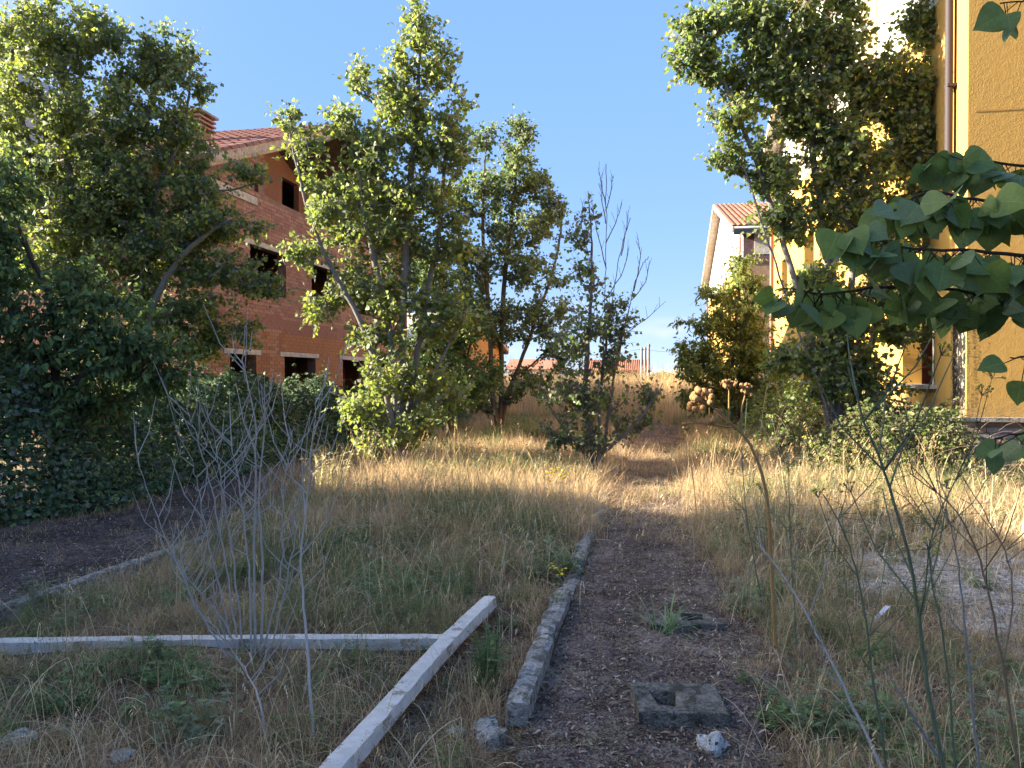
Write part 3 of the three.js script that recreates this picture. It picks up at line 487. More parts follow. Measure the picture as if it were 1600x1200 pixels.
tree('poplar_tree', 'broad leaning poplar in front of the near corner of the brick building', { seed: 102, base: [-9.6, 0, -14.1], stems: [[[-9.57,2.66,-12.99],[-9.60,4.11,-12.98],[-9.48,5.68,-13.00],[-9.15,7.38,-13.06]], [[-9.42,2.90,-12.91],[-9.27,4.70,-12.94],[-8.62,6.26,-13.06],[-8.50,7.34,-13.08]], [[-9.07,2.39,-12.57],[-8.61,3.56,-12.66],[-7.69,4.38,-12.82],[-7.12,4.61,-12.93]]],
  lobes: [[-8.91,7.76,-13.01,0.54,0.42],[-9.50,7.46,-12.90,0.66,0.54],[-8.62,7.10,-13.06,0.38,0.60],[-9.38,6.50,-12.92,0.96,0.60],[-8.68,5.90,-13.05,0.54,0.48],[-9.68,5.42,-12.87,0.96,0.60],[-8.50,5.18,-13.08,0.60,0.42],[-7.79,5.48,-13.21,0.50,0.19],[-7.32,5.36,-13.30,0.24,0.12],[-8.85,4.46,-13.02,0.90,0.54],[-7.79,4.46,-13.21,0.72,0.26],[-7.26,4.43,-13.31,0.22,0.12],[-9.68,3.98,-12.87,1.08,0.60],[-8.14,3.68,-13.15,0.72,0.42],[-7.32,3.50,-13.30,0.54,0.34],[-6.91,3.26,-13.37,0.26,0.22],[-9.21,3.02,-12.95,0.96,0.54],[-8.14,2.78,-13.15,0.60,0.34],[-7.55,2.42,-13.25,0.46,0.22],[-9.92,2.54,-12.82,0.84,0.54],[-8.62,2.18,-13.06,0.60,0.30],[-8.97,3.62,-13.00,0.78,0.50],[-8.50,2.48,-13.08,0.66,0.42],[-10.15,4.70,-12.78,0.90,0.54],[-9.21,5.06,-12.95,0.84,0.48],[-8.14,4.46,-13.15,0.60,0.36]], tips: 1250, leaf: 0.078, palette: [...greenPal, ...palePal], leafMat: LM, bark: barkPale, up: 0.55, perSprig: 5 });
tree('dark_tree', 'dark shaded tree with drooping long leaves at the left edge above the brambles', { seed: 103, base: [-7.3, 0, -8.3], stems: [[[-7.17,1.82,-8.24],[-7.24,2.52,-8.23],[-7.55,3.23,-8.17],[-7.78,3.93,-8.13]], [[-7.17,1.82,-8.24],[-6.93,2.52,-8.29],[-6.40,2.84,-8.38]], [[-7.32,1.82,-8.32],[-7.79,2.46,-8.23],[-8.41,2.85,-8.12]]],
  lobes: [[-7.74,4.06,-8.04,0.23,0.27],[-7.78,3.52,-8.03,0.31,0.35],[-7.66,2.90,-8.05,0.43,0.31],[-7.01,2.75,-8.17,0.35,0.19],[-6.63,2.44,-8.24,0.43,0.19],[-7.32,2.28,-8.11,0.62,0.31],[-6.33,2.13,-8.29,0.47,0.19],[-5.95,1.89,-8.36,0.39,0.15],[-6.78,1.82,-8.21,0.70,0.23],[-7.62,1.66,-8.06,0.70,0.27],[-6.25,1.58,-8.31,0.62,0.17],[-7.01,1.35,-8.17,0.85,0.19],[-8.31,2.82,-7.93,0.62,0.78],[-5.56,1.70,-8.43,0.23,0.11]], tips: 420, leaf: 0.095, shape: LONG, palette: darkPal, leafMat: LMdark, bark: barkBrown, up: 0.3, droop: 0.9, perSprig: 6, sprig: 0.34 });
tree('poplar_tree', 'bright yellow-green poplar with many stems in the middle, tallest against the sky', { seed: 104, base: [-3.99,0.00,-11.94], stems: [[[-4.05,1.05,-12.07],[-4.03,2.73,-12.07],[-3.92,4.62,-12.09],[-3.77,6.51,-12.12],[-3.75,7.46,-12.12]], [[-4.10,1.06,-11.96],[-4.25,2.52,-11.93],[-4.61,4.29,-11.86],[-4.76,5.85,-11.83]], [[-4.15,0.96,-11.85],[-4.57,2.30,-11.77],[-5.29,3.75,-11.64],[-5.69,5.20,-11.56],[-5.77,5.71,-11.55]], [[-3.96,1.05,-12.19],[-3.70,2.74,-12.23],[-3.44,4.33,-12.28],[-3.33,6.02,-12.30]], [[-3.97,0.84,-12.08],[-3.41,1.89,-12.19],[-3.00,2.73,-12.26]]],
  lobes: [[-3.75,7.33,-12.12,0.25,0.34],[-3.82,6.83,-12.11,0.40,0.32],[-3.43,6.60,-12.18,0.29,0.34],[-4.73,6.49,-11.94,0.29,0.19],[-4.21,6.20,-12.04,0.47,0.34],[-3.64,5.83,-12.14,0.61,0.44],[-3.02,6.12,-12.26,0.17,0.17],[-4.75,5.62,-11.94,0.44,0.40],[-4.13,5.25,-12.05,0.63,0.47],[-3.31,5.25,-12.20,0.40,0.47],[-5.86,5.76,-11.74,0.25,0.21],[-5.60,5.25,-11.78,0.27,0.25],[-5.37,4.78,-11.83,0.27,0.25],[-4.65,4.73,-11.96,0.53,0.44],[-3.82,4.52,-12.11,0.63,0.47],[-5.11,4.15,-11.87,0.53,0.37],[-4.34,3.78,-12.01,0.68,0.47],[-5.58,3.63,-11.79,0.29,0.25],[-3.41,3.89,-12.19,0.47,0.47],[-4.91,3.15,-11.91,0.53,0.34],[-4.08,2.89,-12.06,0.65,0.40],[-5.37,2.73,-11.83,0.32,0.19],[-4.44,2.16,-12.00,0.53,0.29],[-3.51,2.63,-12.17,0.53,0.42],[-4.05,1.60,-11.56,0.50,0.26],[-4.75,1.14,-11.94,0.47,0.23],[-3.61,1.37,-12.15,0.55,0.36],[-3.92,0.76,-12.09,0.58,0.27],[-4.49,0.53,-11.99,0.32,0.21]], tips: 1000, leaf: 0.076, palette: palePal, leafMat: LM, bark: barkPale, up: 0.9, perSprig: 5, sprigs: 4 });
tree('poplar_tree', 'silvery poplar with a double trunk right of the bright middle poplar', { seed: 105, base: [-4.02,0.00,-20.03], stems: [[[-4.06,1.04,-20.50],[-4.03,3.48,-20.51],[-3.77,6.09,-20.56],[-3.51,8.53,-20.60]], [[-4.24,1.05,-20.27],[-4.33,3.12,-20.25],[-4.50,5.53,-20.22],[-4.41,8.12,-20.24]], [[-3.96,0.86,-20.62],[-3.27,2.79,-20.75],[-2.58,4.89,-20.88],[-2.41,6.29,-20.91]]],
  lobes: [[-3.51,8.15,-20.60,0.45,0.56],[-4.42,7.97,-20.44,0.35,0.45],[-3.77,7.23,-20.56,0.87,0.70],[-2.88,6.62,-20.72,0.49,0.61],[-4.45,6.53,-20.43,0.87,0.70],[-3.43,5.83,-20.62,0.96,0.73],[-5.40,6.27,-20.26,0.56,0.56],[-2.60,6.09,-20.77,0.31,0.38],[-4.45,4.96,-20.43,0.96,0.70],[-3.08,4.44,-20.68,0.87,0.63],[-5.05,3.83,-20.32,0.78,0.73],[-3.94,3.13,-20.53,0.96,0.70],[-2.74,3.22,-20.75,0.73,0.63],[-5.40,2.09,-20.26,0.78,0.61],[-2.40,2.09,-20.81,0.61,0.45],[-4.45,1.04,-20.43,0.78,0.44],[-3.43,1.39,-20.62,0.70,0.44]], tips: 1000, leaf: 0.085, palette: [...greenPal, [0.20, 0.22, 0.14], [0.16, 0.20, 0.10]], leafMat: LM, bark: barkBrown, up: 0.9, perSprig: 5 });
tree('elm_tree', 'dense dark bushy tree between the two middle poplars', { seed: 106, base: [-4.47,0.00,-16.61], stems: [[[-4.43,0.86,-16.47],[-4.46,2.28,-16.47],[-4.60,3.84,-16.44]], [[-4.44,0.85,-16.67],[-4.09,2.00,-16.74],[-3.88,3.15,-16.78]]],
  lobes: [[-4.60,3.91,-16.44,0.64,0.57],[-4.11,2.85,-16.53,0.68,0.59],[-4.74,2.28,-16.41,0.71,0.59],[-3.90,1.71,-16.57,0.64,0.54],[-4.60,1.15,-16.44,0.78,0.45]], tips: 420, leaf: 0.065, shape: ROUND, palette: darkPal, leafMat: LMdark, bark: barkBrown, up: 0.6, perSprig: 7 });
tree('poplar_sapling', 'small half-dead poplar with bare grey leader tips beside the kerb', { seed: 107, base: [-0.89,0.00,-12.04], stems: [[[-0.84,0.66,-12.25],[-0.78,1.88,-12.26],[-0.75,3.00,-12.27],[-0.73,4.02,-12.27],[-0.74,4.96,-12.27]], [[-0.95,0.56,-12.23],[-1.05,1.48,-12.21],[-0.98,2.70,-12.22],[-0.95,3.71,-12.23],[-1.02,4.53,-12.22]], [[-0.75,0.56,-12.27],[-0.55,1.88,-12.30],[-0.35,2.80,-12.34],[-0.20,3.31,-12.37],[-0.08,3.49,-12.39]], [[-0.79,0.33,-12.06],[-0.44,0.68,-12.12],[-0.10,1.08,-12.18],[0.15,1.48,-12.23]], [[-0.99,0.27,-12.12],[-1.29,0.67,-12.07],[-1.57,1.08,-12.01],[-1.71,1.48,-11.99]], [[-0.80,1.48,-12.26],[-0.65,2.70,-12.28],[-0.52,3.51,-12.31],[-0.35,4.12,-12.34]]],
  lobes: [[-1.15,3.87,-12.19,0.14,0.28],[-1.00,4.12,-12.22,0.10,0.16],[-1.05,3.10,-12.21,0.25,0.30],[-0.95,2.49,-12.23,0.41,0.30],[-1.23,2.04,-12.18,0.30,0.28],[-0.58,2.49,-12.30,0.22,0.39],[-0.78,1.88,-12.26,0.28,0.28],[-1.40,1.33,-12.15,0.37,0.28],[-1.52,0.82,-12.12,0.30,0.28],[-0.90,1.07,-12.24,0.43,0.35],[-0.17,1.30,-12.37,0.33,0.18],[-0.35,0.92,-12.34,0.33,0.22],[-0.95,0.51,-12.23,0.28,0.25]], tips: 230, leaf: 0.07, palette: [...greenPal, [0.15, 0.13, 0.09], [0.18, 0.18, 0.13]], leafMat: LM, bark: barkDead, up: 0.9, perSprig: 3, sprigs: 4, stemEnd: 1, r0: 0.006 });
{ // bare twigs of its dead top
  const t = scene.children[scene.children.length - 1], r = rand(77), o = { p: [], n: [], i: [], u: [] }, b = [-0.89,0.00,-12.04];
  const rods = [[[-0.74,3.71,-12.27],[-0.55,4.12,-12.30],[-0.48,4.35,-12.32]], [[-0.73,3.31,-12.27],[-0.88,3.92,-12.24],[-0.94,4.22,-12.23]], [[-0.74,4.22,-12.27],[-0.65,4.58,-12.28],[-0.63,4.78,-12.29]], [[-0.74,4.32,-12.27],[-0.82,4.68,-12.25],[-0.85,4.85,-12.25]], [[-0.30,2.95,-12.35],[-0.20,3.51,-12.37],[-0.25,3.82,-12.36]], [[-0.35,2.80,-12.34],[-0.12,3.10,-12.38],[-0.06,3.43,-12.39]], [[-1.00,3.51,-12.22],[-1.12,4.02,-12.20],[-1.08,4.41,-12.21]], [[-0.76,2.80,-12.26],[-0.45,3.31,-12.32],[-0.38,3.66,-12.33]], [[-0.74,4.02,-12.27],[-0.80,4.43,-12.26],[-0.79,4.63,-12.26]], [[-0.50,3.51,-12.31],[-0.42,3.92,-12.33],[-0.39,4.22,-12.33]], [[-0.72,2.09,-12.27],[-0.20,2.44,-12.37],[0.20,2.80,-12.44]]];
  for (const q of rods) { const c = curve(q.map((e) => V(...e)), 8, 0.02, r); tube(c, taper(c.length, 0.009, 0.003), 4, o); for (let k = 2; k < 8; k++) { const e = c[k].clone().add(V((r() - 0.5) * 0.14, 0.08 + r() * 0.12, (r() - 0.5) * 0.14)); tube([c[k], e], [0.004, 0.0025], 3, o); } }
  const m = obj('dead_twigs', geoOf(o), barkDead, t); m.position.set(-b[0], 0, -b[2]); m.userData.label = 'bare dead twigs against the sky';
}
tree('fruit_tree', 'yellowing fruit tree with hanging long leaves in front of the far house', { seed: 108, base: [2.5, 0, -22.6], stems: [[[2.25,1.38,-22.78],[2.34,3.21,-22.80],[2.52,4.96,-22.83]], [[2.16,1.38,-22.76],[1.53,2.48,-22.65],[1.17,3.21,-22.58]], [[2.43,1.38,-22.81],[3.07,2.85,-22.93],[3.25,4.13,-22.96]]],
  lobes: [[2.52,4.59,-22.83,0.48,0.48],[1.66,4.09,-22.67,0.62,0.26],[3.07,4.04,-22.93,0.40,0.33],[2.34,3.49,-22.80,0.82,0.48],[1.35,3.12,-22.61,0.62,0.26],[2.70,2.75,-22.86,0.82,0.51],[1.26,2.39,-22.60,0.66,0.29],[2.16,2.08,-22.76,1.01,0.48],[1.26,1.71,-22.60,0.84,0.33],[3.07,1.66,-22.93,0.66,0.55],[1.53,1.05,-22.65,0.77,0.37],[2.61,1.01,-22.85,0.82,0.40]], tips: 520, leaf: 0.13, shape: LONG, palette: [[0.21, 0.259, 0.042], [0.168, 0.231, 0.042], [0.126, 0.189, 0.042], [0.098, 0.154, 0.042], [0.252, 0.266, 0.049]], leafMat: LM, bark: barkBrown, up: 0.5, droop: 0.9, perSprig: 5, sprig: 0.3 });
tree('poplar_tree', 'large poplar thicket of pale stems in front of the ochre house wall', { seed: 109, base: [3.04,0.00,-13.57], stems: [[[2.89,1.26,-13.34],[2.84,3.05,-13.33],[2.58,5.15,-13.28],[2.27,7.14,-13.23],[2.17,8.40,-13.21]], [[3.07,1.26,-13.47],[3.23,3.27,-13.50],[3.28,5.49,-13.51],[3.12,7.40,-13.48],[3.02,8.56,-13.47]], [[2.77,1.06,-13.22],[2.36,2.83,-13.14],[1.74,4.81,-13.03],[1.13,6.37,-12.91]], [[3.25,1.05,-13.61],[3.88,3.18,-13.73],[4.30,5.21,-13.80],[4.51,7.23,-13.84]], [[2.79,0.96,-13.12],[2.24,2.51,-13.02],[1.83,3.75,-12.94],[1.42,4.99,-12.87]], [[2.99,1.05,-13.36],[2.89,3.57,-13.34],[2.79,5.67,-13.32],[2.58,7.56,-13.28]]],
  lobes: [[0.82,7.20,-12.86,0.47,0.35],[0.61,6.70,-12.82,0.35,0.29],[1.49,7.41,-12.98,0.57,0.44],[1.33,6.63,-12.95,0.68,0.44],[2.15,7.00,-13.10,0.68,0.62],[2.87,7.20,-13.23,0.62,0.57],[4.30,7.00,-13.50,0.40,0.57],[1.28,5.87,-12.94,0.40,0.27],[2.05,5.90,-13.08,0.68,0.52],[2.97,6.06,-13.25,0.68,0.62],[4.15,6.06,-13.47,0.47,0.50],[4.71,6.37,-13.57,0.25,0.62],[1.38,5.17,-12.96,0.44,0.27],[2.15,4.86,-13.10,0.62,0.44],[3.18,4.81,-13.29,0.68,0.50],[4.30,5.07,-13.50,0.47,0.42],[4.82,5.49,-13.59,0.19,0.36],[2.51,4.13,-13.17,0.47,0.38],[3.38,3.92,-13.33,0.54,0.44],[2.25,8.35,-13.12,1.15,0.57],[3.59,8.45,-13.37,0.94,0.52],[2.77,3.09,-13.22,0.52,0.35],[2.77,2.26,-13.22,0.54,0.35],[3.33,1.84,-13.32,0.52,0.35],[2.66,1.53,-13.20,0.47,0.33],[3.59,1.42,-13.37,0.40,0.31],[3.89,4.29,-13.42,0.52,0.47],[2.77,5.33,-13.22,0.62,0.52],[3.79,3.14,-13.40,0.47,0.42],[2.36,2.83,-13.14,0.47,0.36],[4.10,2.31,-13.46,0.42,0.36],[2.25,1.89,-13.12,0.42,0.36],[3.18,2.62,-13.29,0.52,0.36],[3.69,6.37,-13.38,0.52,0.57],[4.51,4.60,-13.53,0.40,0.44],[3.89,5.33,-13.42,0.52,0.50],[1.95,4.08,-13.07,0.35,0.31],[4.61,3.77,-13.55,0.36,0.36],[1.84,6.37,-13.05,0.62,0.52]], tips: 2900, leaf: 0.08, palette: [...greenPal, ...palePal], leafMat: LM, bark: barkPale, up: 0.9, perSprig: 5, sprigs: 3, deep: 0.6, r0: 0.0034 });
tree('distant_tree', 'small dark tree behind the three far poles', { seed: 110, base: [4.4, 0, -98], stems: [[[4.4, 1.5, -98], [4.3, 3.8, -98]]], lobes: [[4.4, 2.6, -98, 1.3, 1.2], [4.2, 3.7, -98, 0.6, 0.8], [5.4, 1.9, -98, 1, 0.8]], tips: 120, leaf: 0.3, shape: ROUND, palette: darkPal, leafMat: LMdark, bark: barkBrown, up: 0.6, sprig: 0.5, gap: 0 });
for (const [label, x, z, w] of [['rounded green bush on the far field below the red roof', 0.6, -84, 1.7], ['wide green bush on the far field right of the poles', 5.6, -88, 2.1], ['low green bush on the far field left of the red roof', -4.5, -86, 2.0]])
  tree('far_bush', label, { seed: 120 + Math.round(x), base: [x, 0, z], stems: [[[x, 0.6, z], [x + 0.2, 1.3, z]]], lobes: [[x, 0.9, z, w, 0.8], [x + 0.7, 1.1, z, w * 0.5, 0.7]], tips: 140, leaf: 0.26, shape: ROUND, palette: [[0.12, 0.17, 0.04], [0.09, 0.14, 0.04]], leafMat: LMdark, bark: barkBrown, up: 0.5, sprig: 0.45, gap: 0 }, 'bushes on the far field');

// the near tree at the right edge: a branch reaches in with big leaves, each its own
{
  const t = thing('near_poplar', 'near poplar branch with large deltoid leaves reaching in from the right edge', 'tree', [2.15, 0, -2.0]), B = V(2.15, 0, -2.0), r = rand(140);
  const big = [0, 1, 2, 3].map((k) => { const o = [[0, 0], [0.30, 0.03], [0.50, 0.14], [0.56, 0.26], [0.53, 0.42], [0.42, 0.60], [0.25, 0.78], [0.09, 0.92], [0, 1.04]].map(([w, y]) => [w * (0.88 + 0.08 * k) * (1 + 0.05 * Math.sin(y * 40 + k)), y]); return leafGeo(o, 0.02 + 0.04 * k, 0.04 + 0.1 * (k % 3)); });
  const veins = tex(256, (u, q) => { const x = Math.abs(u - 0.5), mid = smooth(0.016, 0.004, x), side = smooth(0.10, 0.02, Math.abs(((q - x * 0.75) * 7.5) % 1 - 0.5)) * smooth(0.42, 0.02, x), fine = 0.05 * tn(u, q, 60, 3) + 0.06 * tn(u, q, 13, 8); const k = 0.82 + fine; return [lerp(k, 1, Math.max(mid, side * 0.5)), lerp(k + 0.03, 1, Math.max(mid, side * 0.5)), lerp(k, 0.95, Math.max(mid, side * 0.4))]; }, 1);
  const leafTex = [lin(0.18, 0.259, 0.0648), lin(0.209, 0.302, 0.072), lin(0.144, 0.223, 0.0576), lin(0.259, 0.346, 0.0648), lin(0.223, 0.288, 0.122)].map((c) => leafMat(0.35, 0.35, { color: c, map: veins, bumpMap: veins, bumpScale: -0.0015 }));
  const w = (q) => V(...q).sub(B); let stemGeo;
  const trunkPts = curve([V(0, -0.1, 0), V(0.05, 1.2, 0.05), V(0.0, 2.4, 0.0), V(0.1, 3.6, 0.1)], 14, 0.01, r); obj('trunk', geoOf(tube(trunkPts, taper(15, 0.06, 0.02), 8)), barkPale, t);
  const add = (p, dir, s) => { const stalk = p.clone().addScaledVector(dir.clone().normalize(), 0.022 + r() * 0.02).add(V(0, -0.008, 0)); const m = new THREE.Mesh(big[Math.floor(r() * 4)], leafTex[Math.floor(r() * 5)]); m.name = 'leaf'; m.applyMatrix4(leafMatrix(stalk, dir, r, s, 0.2, 0.55)); t.add(m); tube([p, stalk], [0.0012, 0.001], 4, stemGeo); }; 
  const twigs = [[[[0.98,1.83,-1.96],[0.82,1.78,-1.93],[0.66,1.80,-1.90],[0.50,1.80,-1.87],[0.39,1.79,-1.85],[0.29,1.80,-1.83]], 63, 0.066], [[[0.98,1.97,-1.91],[0.81,1.98,-1.88],[0.70,1.99,-1.86],[0.60,2.01,-1.84],[0.53,1.97,-1.83]], 58, 0.066], [[[0.95,1.86,-1.85],[0.78,1.86,-1.82],[0.65,1.87,-1.80],[0.51,1.88,-1.77],[0.38,1.95,-1.75]], 63, 0.064], [[[0.92,1.69,-1.79],[0.81,1.64,-1.78],[0.73,1.64,-1.76]], 11, 0.054], [[[0.89,1.51,-1.69],[0.77,1.50,-1.67],[0.66,1.48,-1.65]], 13, 0.048], [[[1.09,2.50,-2.13],[0.98,2.53,-2.11],[0.84,2.52,-2.09]], 17, 0.066], [[[1.00,1.78,-2.01],[0.86,1.84,-1.99],[0.77,1.82,-1.97],[0.66,1.78,-1.95]], 31, 0.066], [[[1.06,2.06,-2.08],[0.91,2.10,-2.05],[0.77,2.12,-2.02],[0.62,2.14,-1.99]], 37, 0.066]];
  for (const [q, n, s] of twigs) {
    stemGeo = { p: [], n: [], i: [], u: [] }; const c = curve(q.map(w), 16, 0.006, r), root = V(0.02, c[0].y - 0.25, 0.01); tube([root, c[0], ...c.slice(1)], [0.008, ...taper(c.length, 0.0052, 0.0016)], 6, stemGeo);
    for (let k = 0; k < n; k++) { const f = 0.12 + 0.88 * (k + r() * 0.6) / n, i = Math.min(15, Math.floor(f * 16)), p = c[i].clone().lerp(c[i + 1], r()), side = V(r() - 0.5, (r() - 0.5) * 0.7 - 0.35, (r() - 0.5) * 0.7); add(p, side, s * (0.65 + 0.5 * r())); }
    obj('branch', geoOf(stemGeo), barkBrown, t);
  }
}

// ---------------------------------------------------------------- thickets
function thicket(name, label, seed, size, inside, count, pal, leaf, canes, base, m = LMdark, fly = 0.12, front = 0) { // leaves fill the outer shell of a heap, with arching canes
  const t = thing(name, label, 'shrub', [base[0], 0, base[1]]), r = rand(seed), list = [], o = { p: [], n: [], i: [], u: [] };
  let guard = 0;
  while (list.length < count && guard++ < count * 30) {
    const x = r() < 0.65 ? lerp(lerp(size[0], size[1], front), size[1], r()) : lerp(size[0], size[1], r()), z = lerp(size[2], size[3], r()), top = inside(x, z); if (top < 0.12) continue;
    const d = Math.pow(r(), 1.8) * 0.5, y = r() < 0.55 ? top - d + (r() < 0.05 ? r() * fly : 0) : r() * top; 
    if (y < 0.02) continue; const dir = V(r() - 0.5, r() - 0.65, r() - 0.5).normalize(), p = V(x - base[0], y, z - base[1]);
    const c = pick(r, pal), s = leaf * (0.6 + 0.8 * r());
    list.push({ m: leafMatrix(p, dir, r, s, 0.55), c });
    for (const q of [-1.1, 1.1]) { const d2 = dir.clone().applyAxisAngle(V(0, 1, 0), q); list.push({ m: leafMatrix(p.clone(), d2, r, s * 0.8, 0.55), c }); }
  }
  for (let k = 0; k < canes; k++) {
    const x = lerp(size[0], size[1], r()), z = lerp(size[2], size[3], r()), top = inside(x, z); if (top < 0.25) continue; const a = r() * 6.28, l = 0.7 + r() * 1.1, dx = Math.cos(a) * l, dz = Math.sin(a) * l, e = Math.max(0.05, inside(x + dx, z + dz));
    const c = curve([V(x, 0.0, z), V(x + dx * 0.25, top * 0.8, z + dz * 0.25), V(x + dx * 0.6, top * (1.0 + r() * 0.08), z + dz * 0.6), V(x + dx, e * (0.6 + r() * 0.4), z + dz)].map((v) => v.sub(V(base[0], 0, base[1]))), 12, 0.015, r); tube(c, taper(c.length, 0.006, 0.0025), 4, o);
  }
  obj('canes', geoOf(o), grained(0.22, 0.15, 0.12, 0.9, 4), t).userData.kind = 'stuff'; instanced('foliage', ROUND, m, list, t);
}
const bramble = [[0.0935, 0.153, 0.0595], [0.111, 0.178, 0.068], [0.0723, 0.123, 0.051], [0.145, 0.212, 0.085], [0.212, 0.246, 0.178]];
thicket('bramble_thicket', 'long dark bramble hedge along the left of the road', 201, [-10.3, -5.9, -16.5, -6.2], (x, z) => { const f = smooth(-6.25 + 0.5 * nz(z * 0.9, 1.1) , -7.3, x); return f * (1.38 + 0.5 * nz(x * 0.7, z * 0.55) + 0.3 * nz(x * 2.0, z * 2.0)) * smooth(-6.2, -7.6, z) + f * 0.12 * nz(x * 6, z * 6); }, 100000, bramble, 0.066, 150, [-8.1, -11], LMdark, 0.4, 0.62);
thicket('bramble_thicket', 'low bramble bank below the windows of the brick building', 202, [-10.2, -5.4, -27, -16.4], (x, z) => smooth(-5.6 + 0.6 * nz(z * 0.9, 1.1), -6.8, x) * (1.15 + 0.45 * nz(x * 0.7, z * 0.6) + 0.25 * nz(x * 2.0, z * 2.0)) * smooth(-27, -25, z), 30000, bramble, 0.07, 60, [-8, -21], LMdark, 0.12, 0.55);
const lime = [[0.182, 0.224, 0.049], [0.14, 0.189, 0.042], [0.217, 0.252, 0.07], [0.112, 0.154, 0.042], [0.231, 0.203, 0.098]];
thicket('sunlit_shrub', 'sunlit light green shrub thicket at the foot of the ochre house', 203, [1.9, 4.3, -15.2, -10.6], (x, z) => Math.max(0, (1.05 + 0.5 * nz(x * 1.1, z * 1.1) + 0.25 * nz(x * 3, z * 3)) * smooth(1.9, 3.0, x + 0.35 * nz(z, 4)) * smooth(-10.5, -11.4, z)), 26000, lime, 0.055, 90, [3.2, -12.8], LM, 0.3);
thicket('sunlit_shrub', 'darker shrub bank along the far part of the ochre house', 204, [1.7, 4.3, -30, -15.2], (x, z) => Math.max(0, (1.3 + 0.6 * nz(x * 0.9, z * 0.9)) * smooth(1.7, 3.0, x + 0.3 * nz(z, 4))), 18000, greenPal, 0.075, 50, [3.2, -22], LM, 0.3);
thicket('corner_shrub', 'small leggy shrub in front of the stone plinth corner', 205, [3.9, 5.6, -11.6, -10.4], (x, z) => Math.max(0, (0.5 + 0.35 * nz(x * 1.6, z * 1.6)) * smooth(0.9, 0.3, Math.hypot((x - 4.7) / 1.1, (z + 11.0) / 0.8))), 2600, lime, 0.05, 24, [4.7, -11], LM, 0.3);

// ---------------------------------------------------------------- grasses and weeds
function tuft(r, o) {
  const p = [], n = [], c = [], idx = [];
  for (let k = 0; k < o.n; k++) {
    const a = r() * 6.283, lean = o.lean * (0.2 + r()), h = lerp(o.h[0], o.h[1], r()), w = o.w * (0.6 + 0.6 * r()), x0 = (r() - 0.5) * o.spread, z0 = (r() - 0.5) * o.spread, dx = Math.cos(a), dz = Math.sin(a), sx = -dz, sz = dx, tw = r() * 1.4 - 0.7;
    const cx = sx * Math.cos(tw) + dx * Math.sin(tw), cz = sz * Math.cos(tw) + dz * Math.sin(tw), bend = r() < (o.broken ?? 0.1) ? 0.5 + r() * 0.3 : 2, col = o.pal[Math.floor(r() * o.pal.length)], kk = 0.7 + r() * 0.6, b = p.length / 3, S = o.seg ?? 4;
    let x = x0, y = -0.02, z = z0, ang = lean * 0.35;
    for (let s = 0; s <= S; s++) {
      const f = s / S, ww = w * (s === S ? 0.12 : 1 - 0.45 * f);
      p.push(x - cx * ww / 2, y, z - cz * ww / 2, x + cx * ww / 2, y, z + cz * ww / 2); n.push(dx * 0.5 + sx * 0.2, 0.75, dz * 0.5 + sz * 0.2, dx * 0.5 - sx * 0.2, 0.75, dz * 0.5 - sz * 0.2); for (let q = 0; q < 2; q++) c.push(col[0] * kk, col[1] * kk, col[2] * kk);
      ang += lean * 0.9 / S * (1 + f) + (f >= bend && f < bend + 1 / S ? 1.1 : 0); x += dx * Math.sin(ang) * h / S; z += dz * Math.sin(ang) * h / S; y += Math.cos(ang) * h / S; if (y < 0.005) y = 0.005;
    }
    for (let s = 0; s < S; s++) { const q = b + s * 2; idx.push(q, q + 1, q + 2, q + 1, q + 3, q + 2); }
    if (o.head && r() < o.head) { // seed head: short spikelets along the top
      const m = 4 + Math.floor(r() * 5); for (let j = 0; j < m; j++) { const b2 = p.length / 3, yy = y - j * 0.018 - h * 0.02, xx = x - dx * Math.sin(ang) * j * 0.012, zz = z - dz * Math.sin(ang) * j * 0.012, t = r() * 6.28, l = 0.022 + r() * 0.014, ex = Math.cos(t) * l * 0.7, ez = Math.sin(t) * l * 0.7, wx = -Math.sin(t) * 0.003, wz = Math.cos(t) * 0.003; p.push(xx - wx, yy, zz - wz, xx + wx, yy, zz + wz, xx + ex * 0.5 + wx * 1.6, yy - l * 0.3, zz + ez * 0.5 + wz * 1.6, xx + ex, yy - l * 0.8, zz + ez); for (let q = 0; q < 4; q++) { n.push(0, 1, 0.2); c.push(col[0] * 1.25, col[1] * 1.2, col[2] * 1.1); } idx.push(b2, b2 + 1, b2 + 2, b2, b2 + 2, b2 + 3); }
    }
    if (o.leaves) for (let j = 0; j < o.leaves; j++) { // small leaves up the stem
      const f = 0.15 + 0.85 * r(), b2 = p.length / 3, q = Math.min(S - 1, Math.floor(f * S)) * 6 + b * 3, xx = p[q], yy = p[q + 1], zz = p[q + 2], t = r() * 6.28, l = o.leaf * (0.5 + r()), ux = Math.cos(t), uz = Math.sin(t), uy = 0.5 - r() * 0.6, wx = -uz * l * 0.2, wz = ux * l * 0.2;
      p.push(xx, yy, zz, xx + ux * l * 0.5 + wx, yy + uy * l * 0.5, zz + uz * l * 0.5 + wz, xx + ux * l, yy + uy * l * 0.8, zz + uz * l, xx + ux * l * 0.5 - wx, yy + uy * l * 0.5, zz + uz * l * 0.5 - wz); for (let e = 0; e < 4; e++) { n.push(ux * 0.3, 0.9, uz * 0.3); c.push(col[0] * kk, col[1] * kk, col[2] * kk); } idx.push(b2, b2 + 1, b2 + 2, b2, b2 + 2, b2 + 3);
    }
  }
  const g = new THREE.BufferGeometry(); g.setAttribute('position', new THREE.Float32BufferAttribute(p, 3)); g.setAttribute('normal', new THREE.Float32BufferAttribute(n, 3)); g.setAttribute('color', new THREE.Float32BufferAttribute(c, 3)); g.setIndex(idx); g.computeVertexNormals(); return g;
}
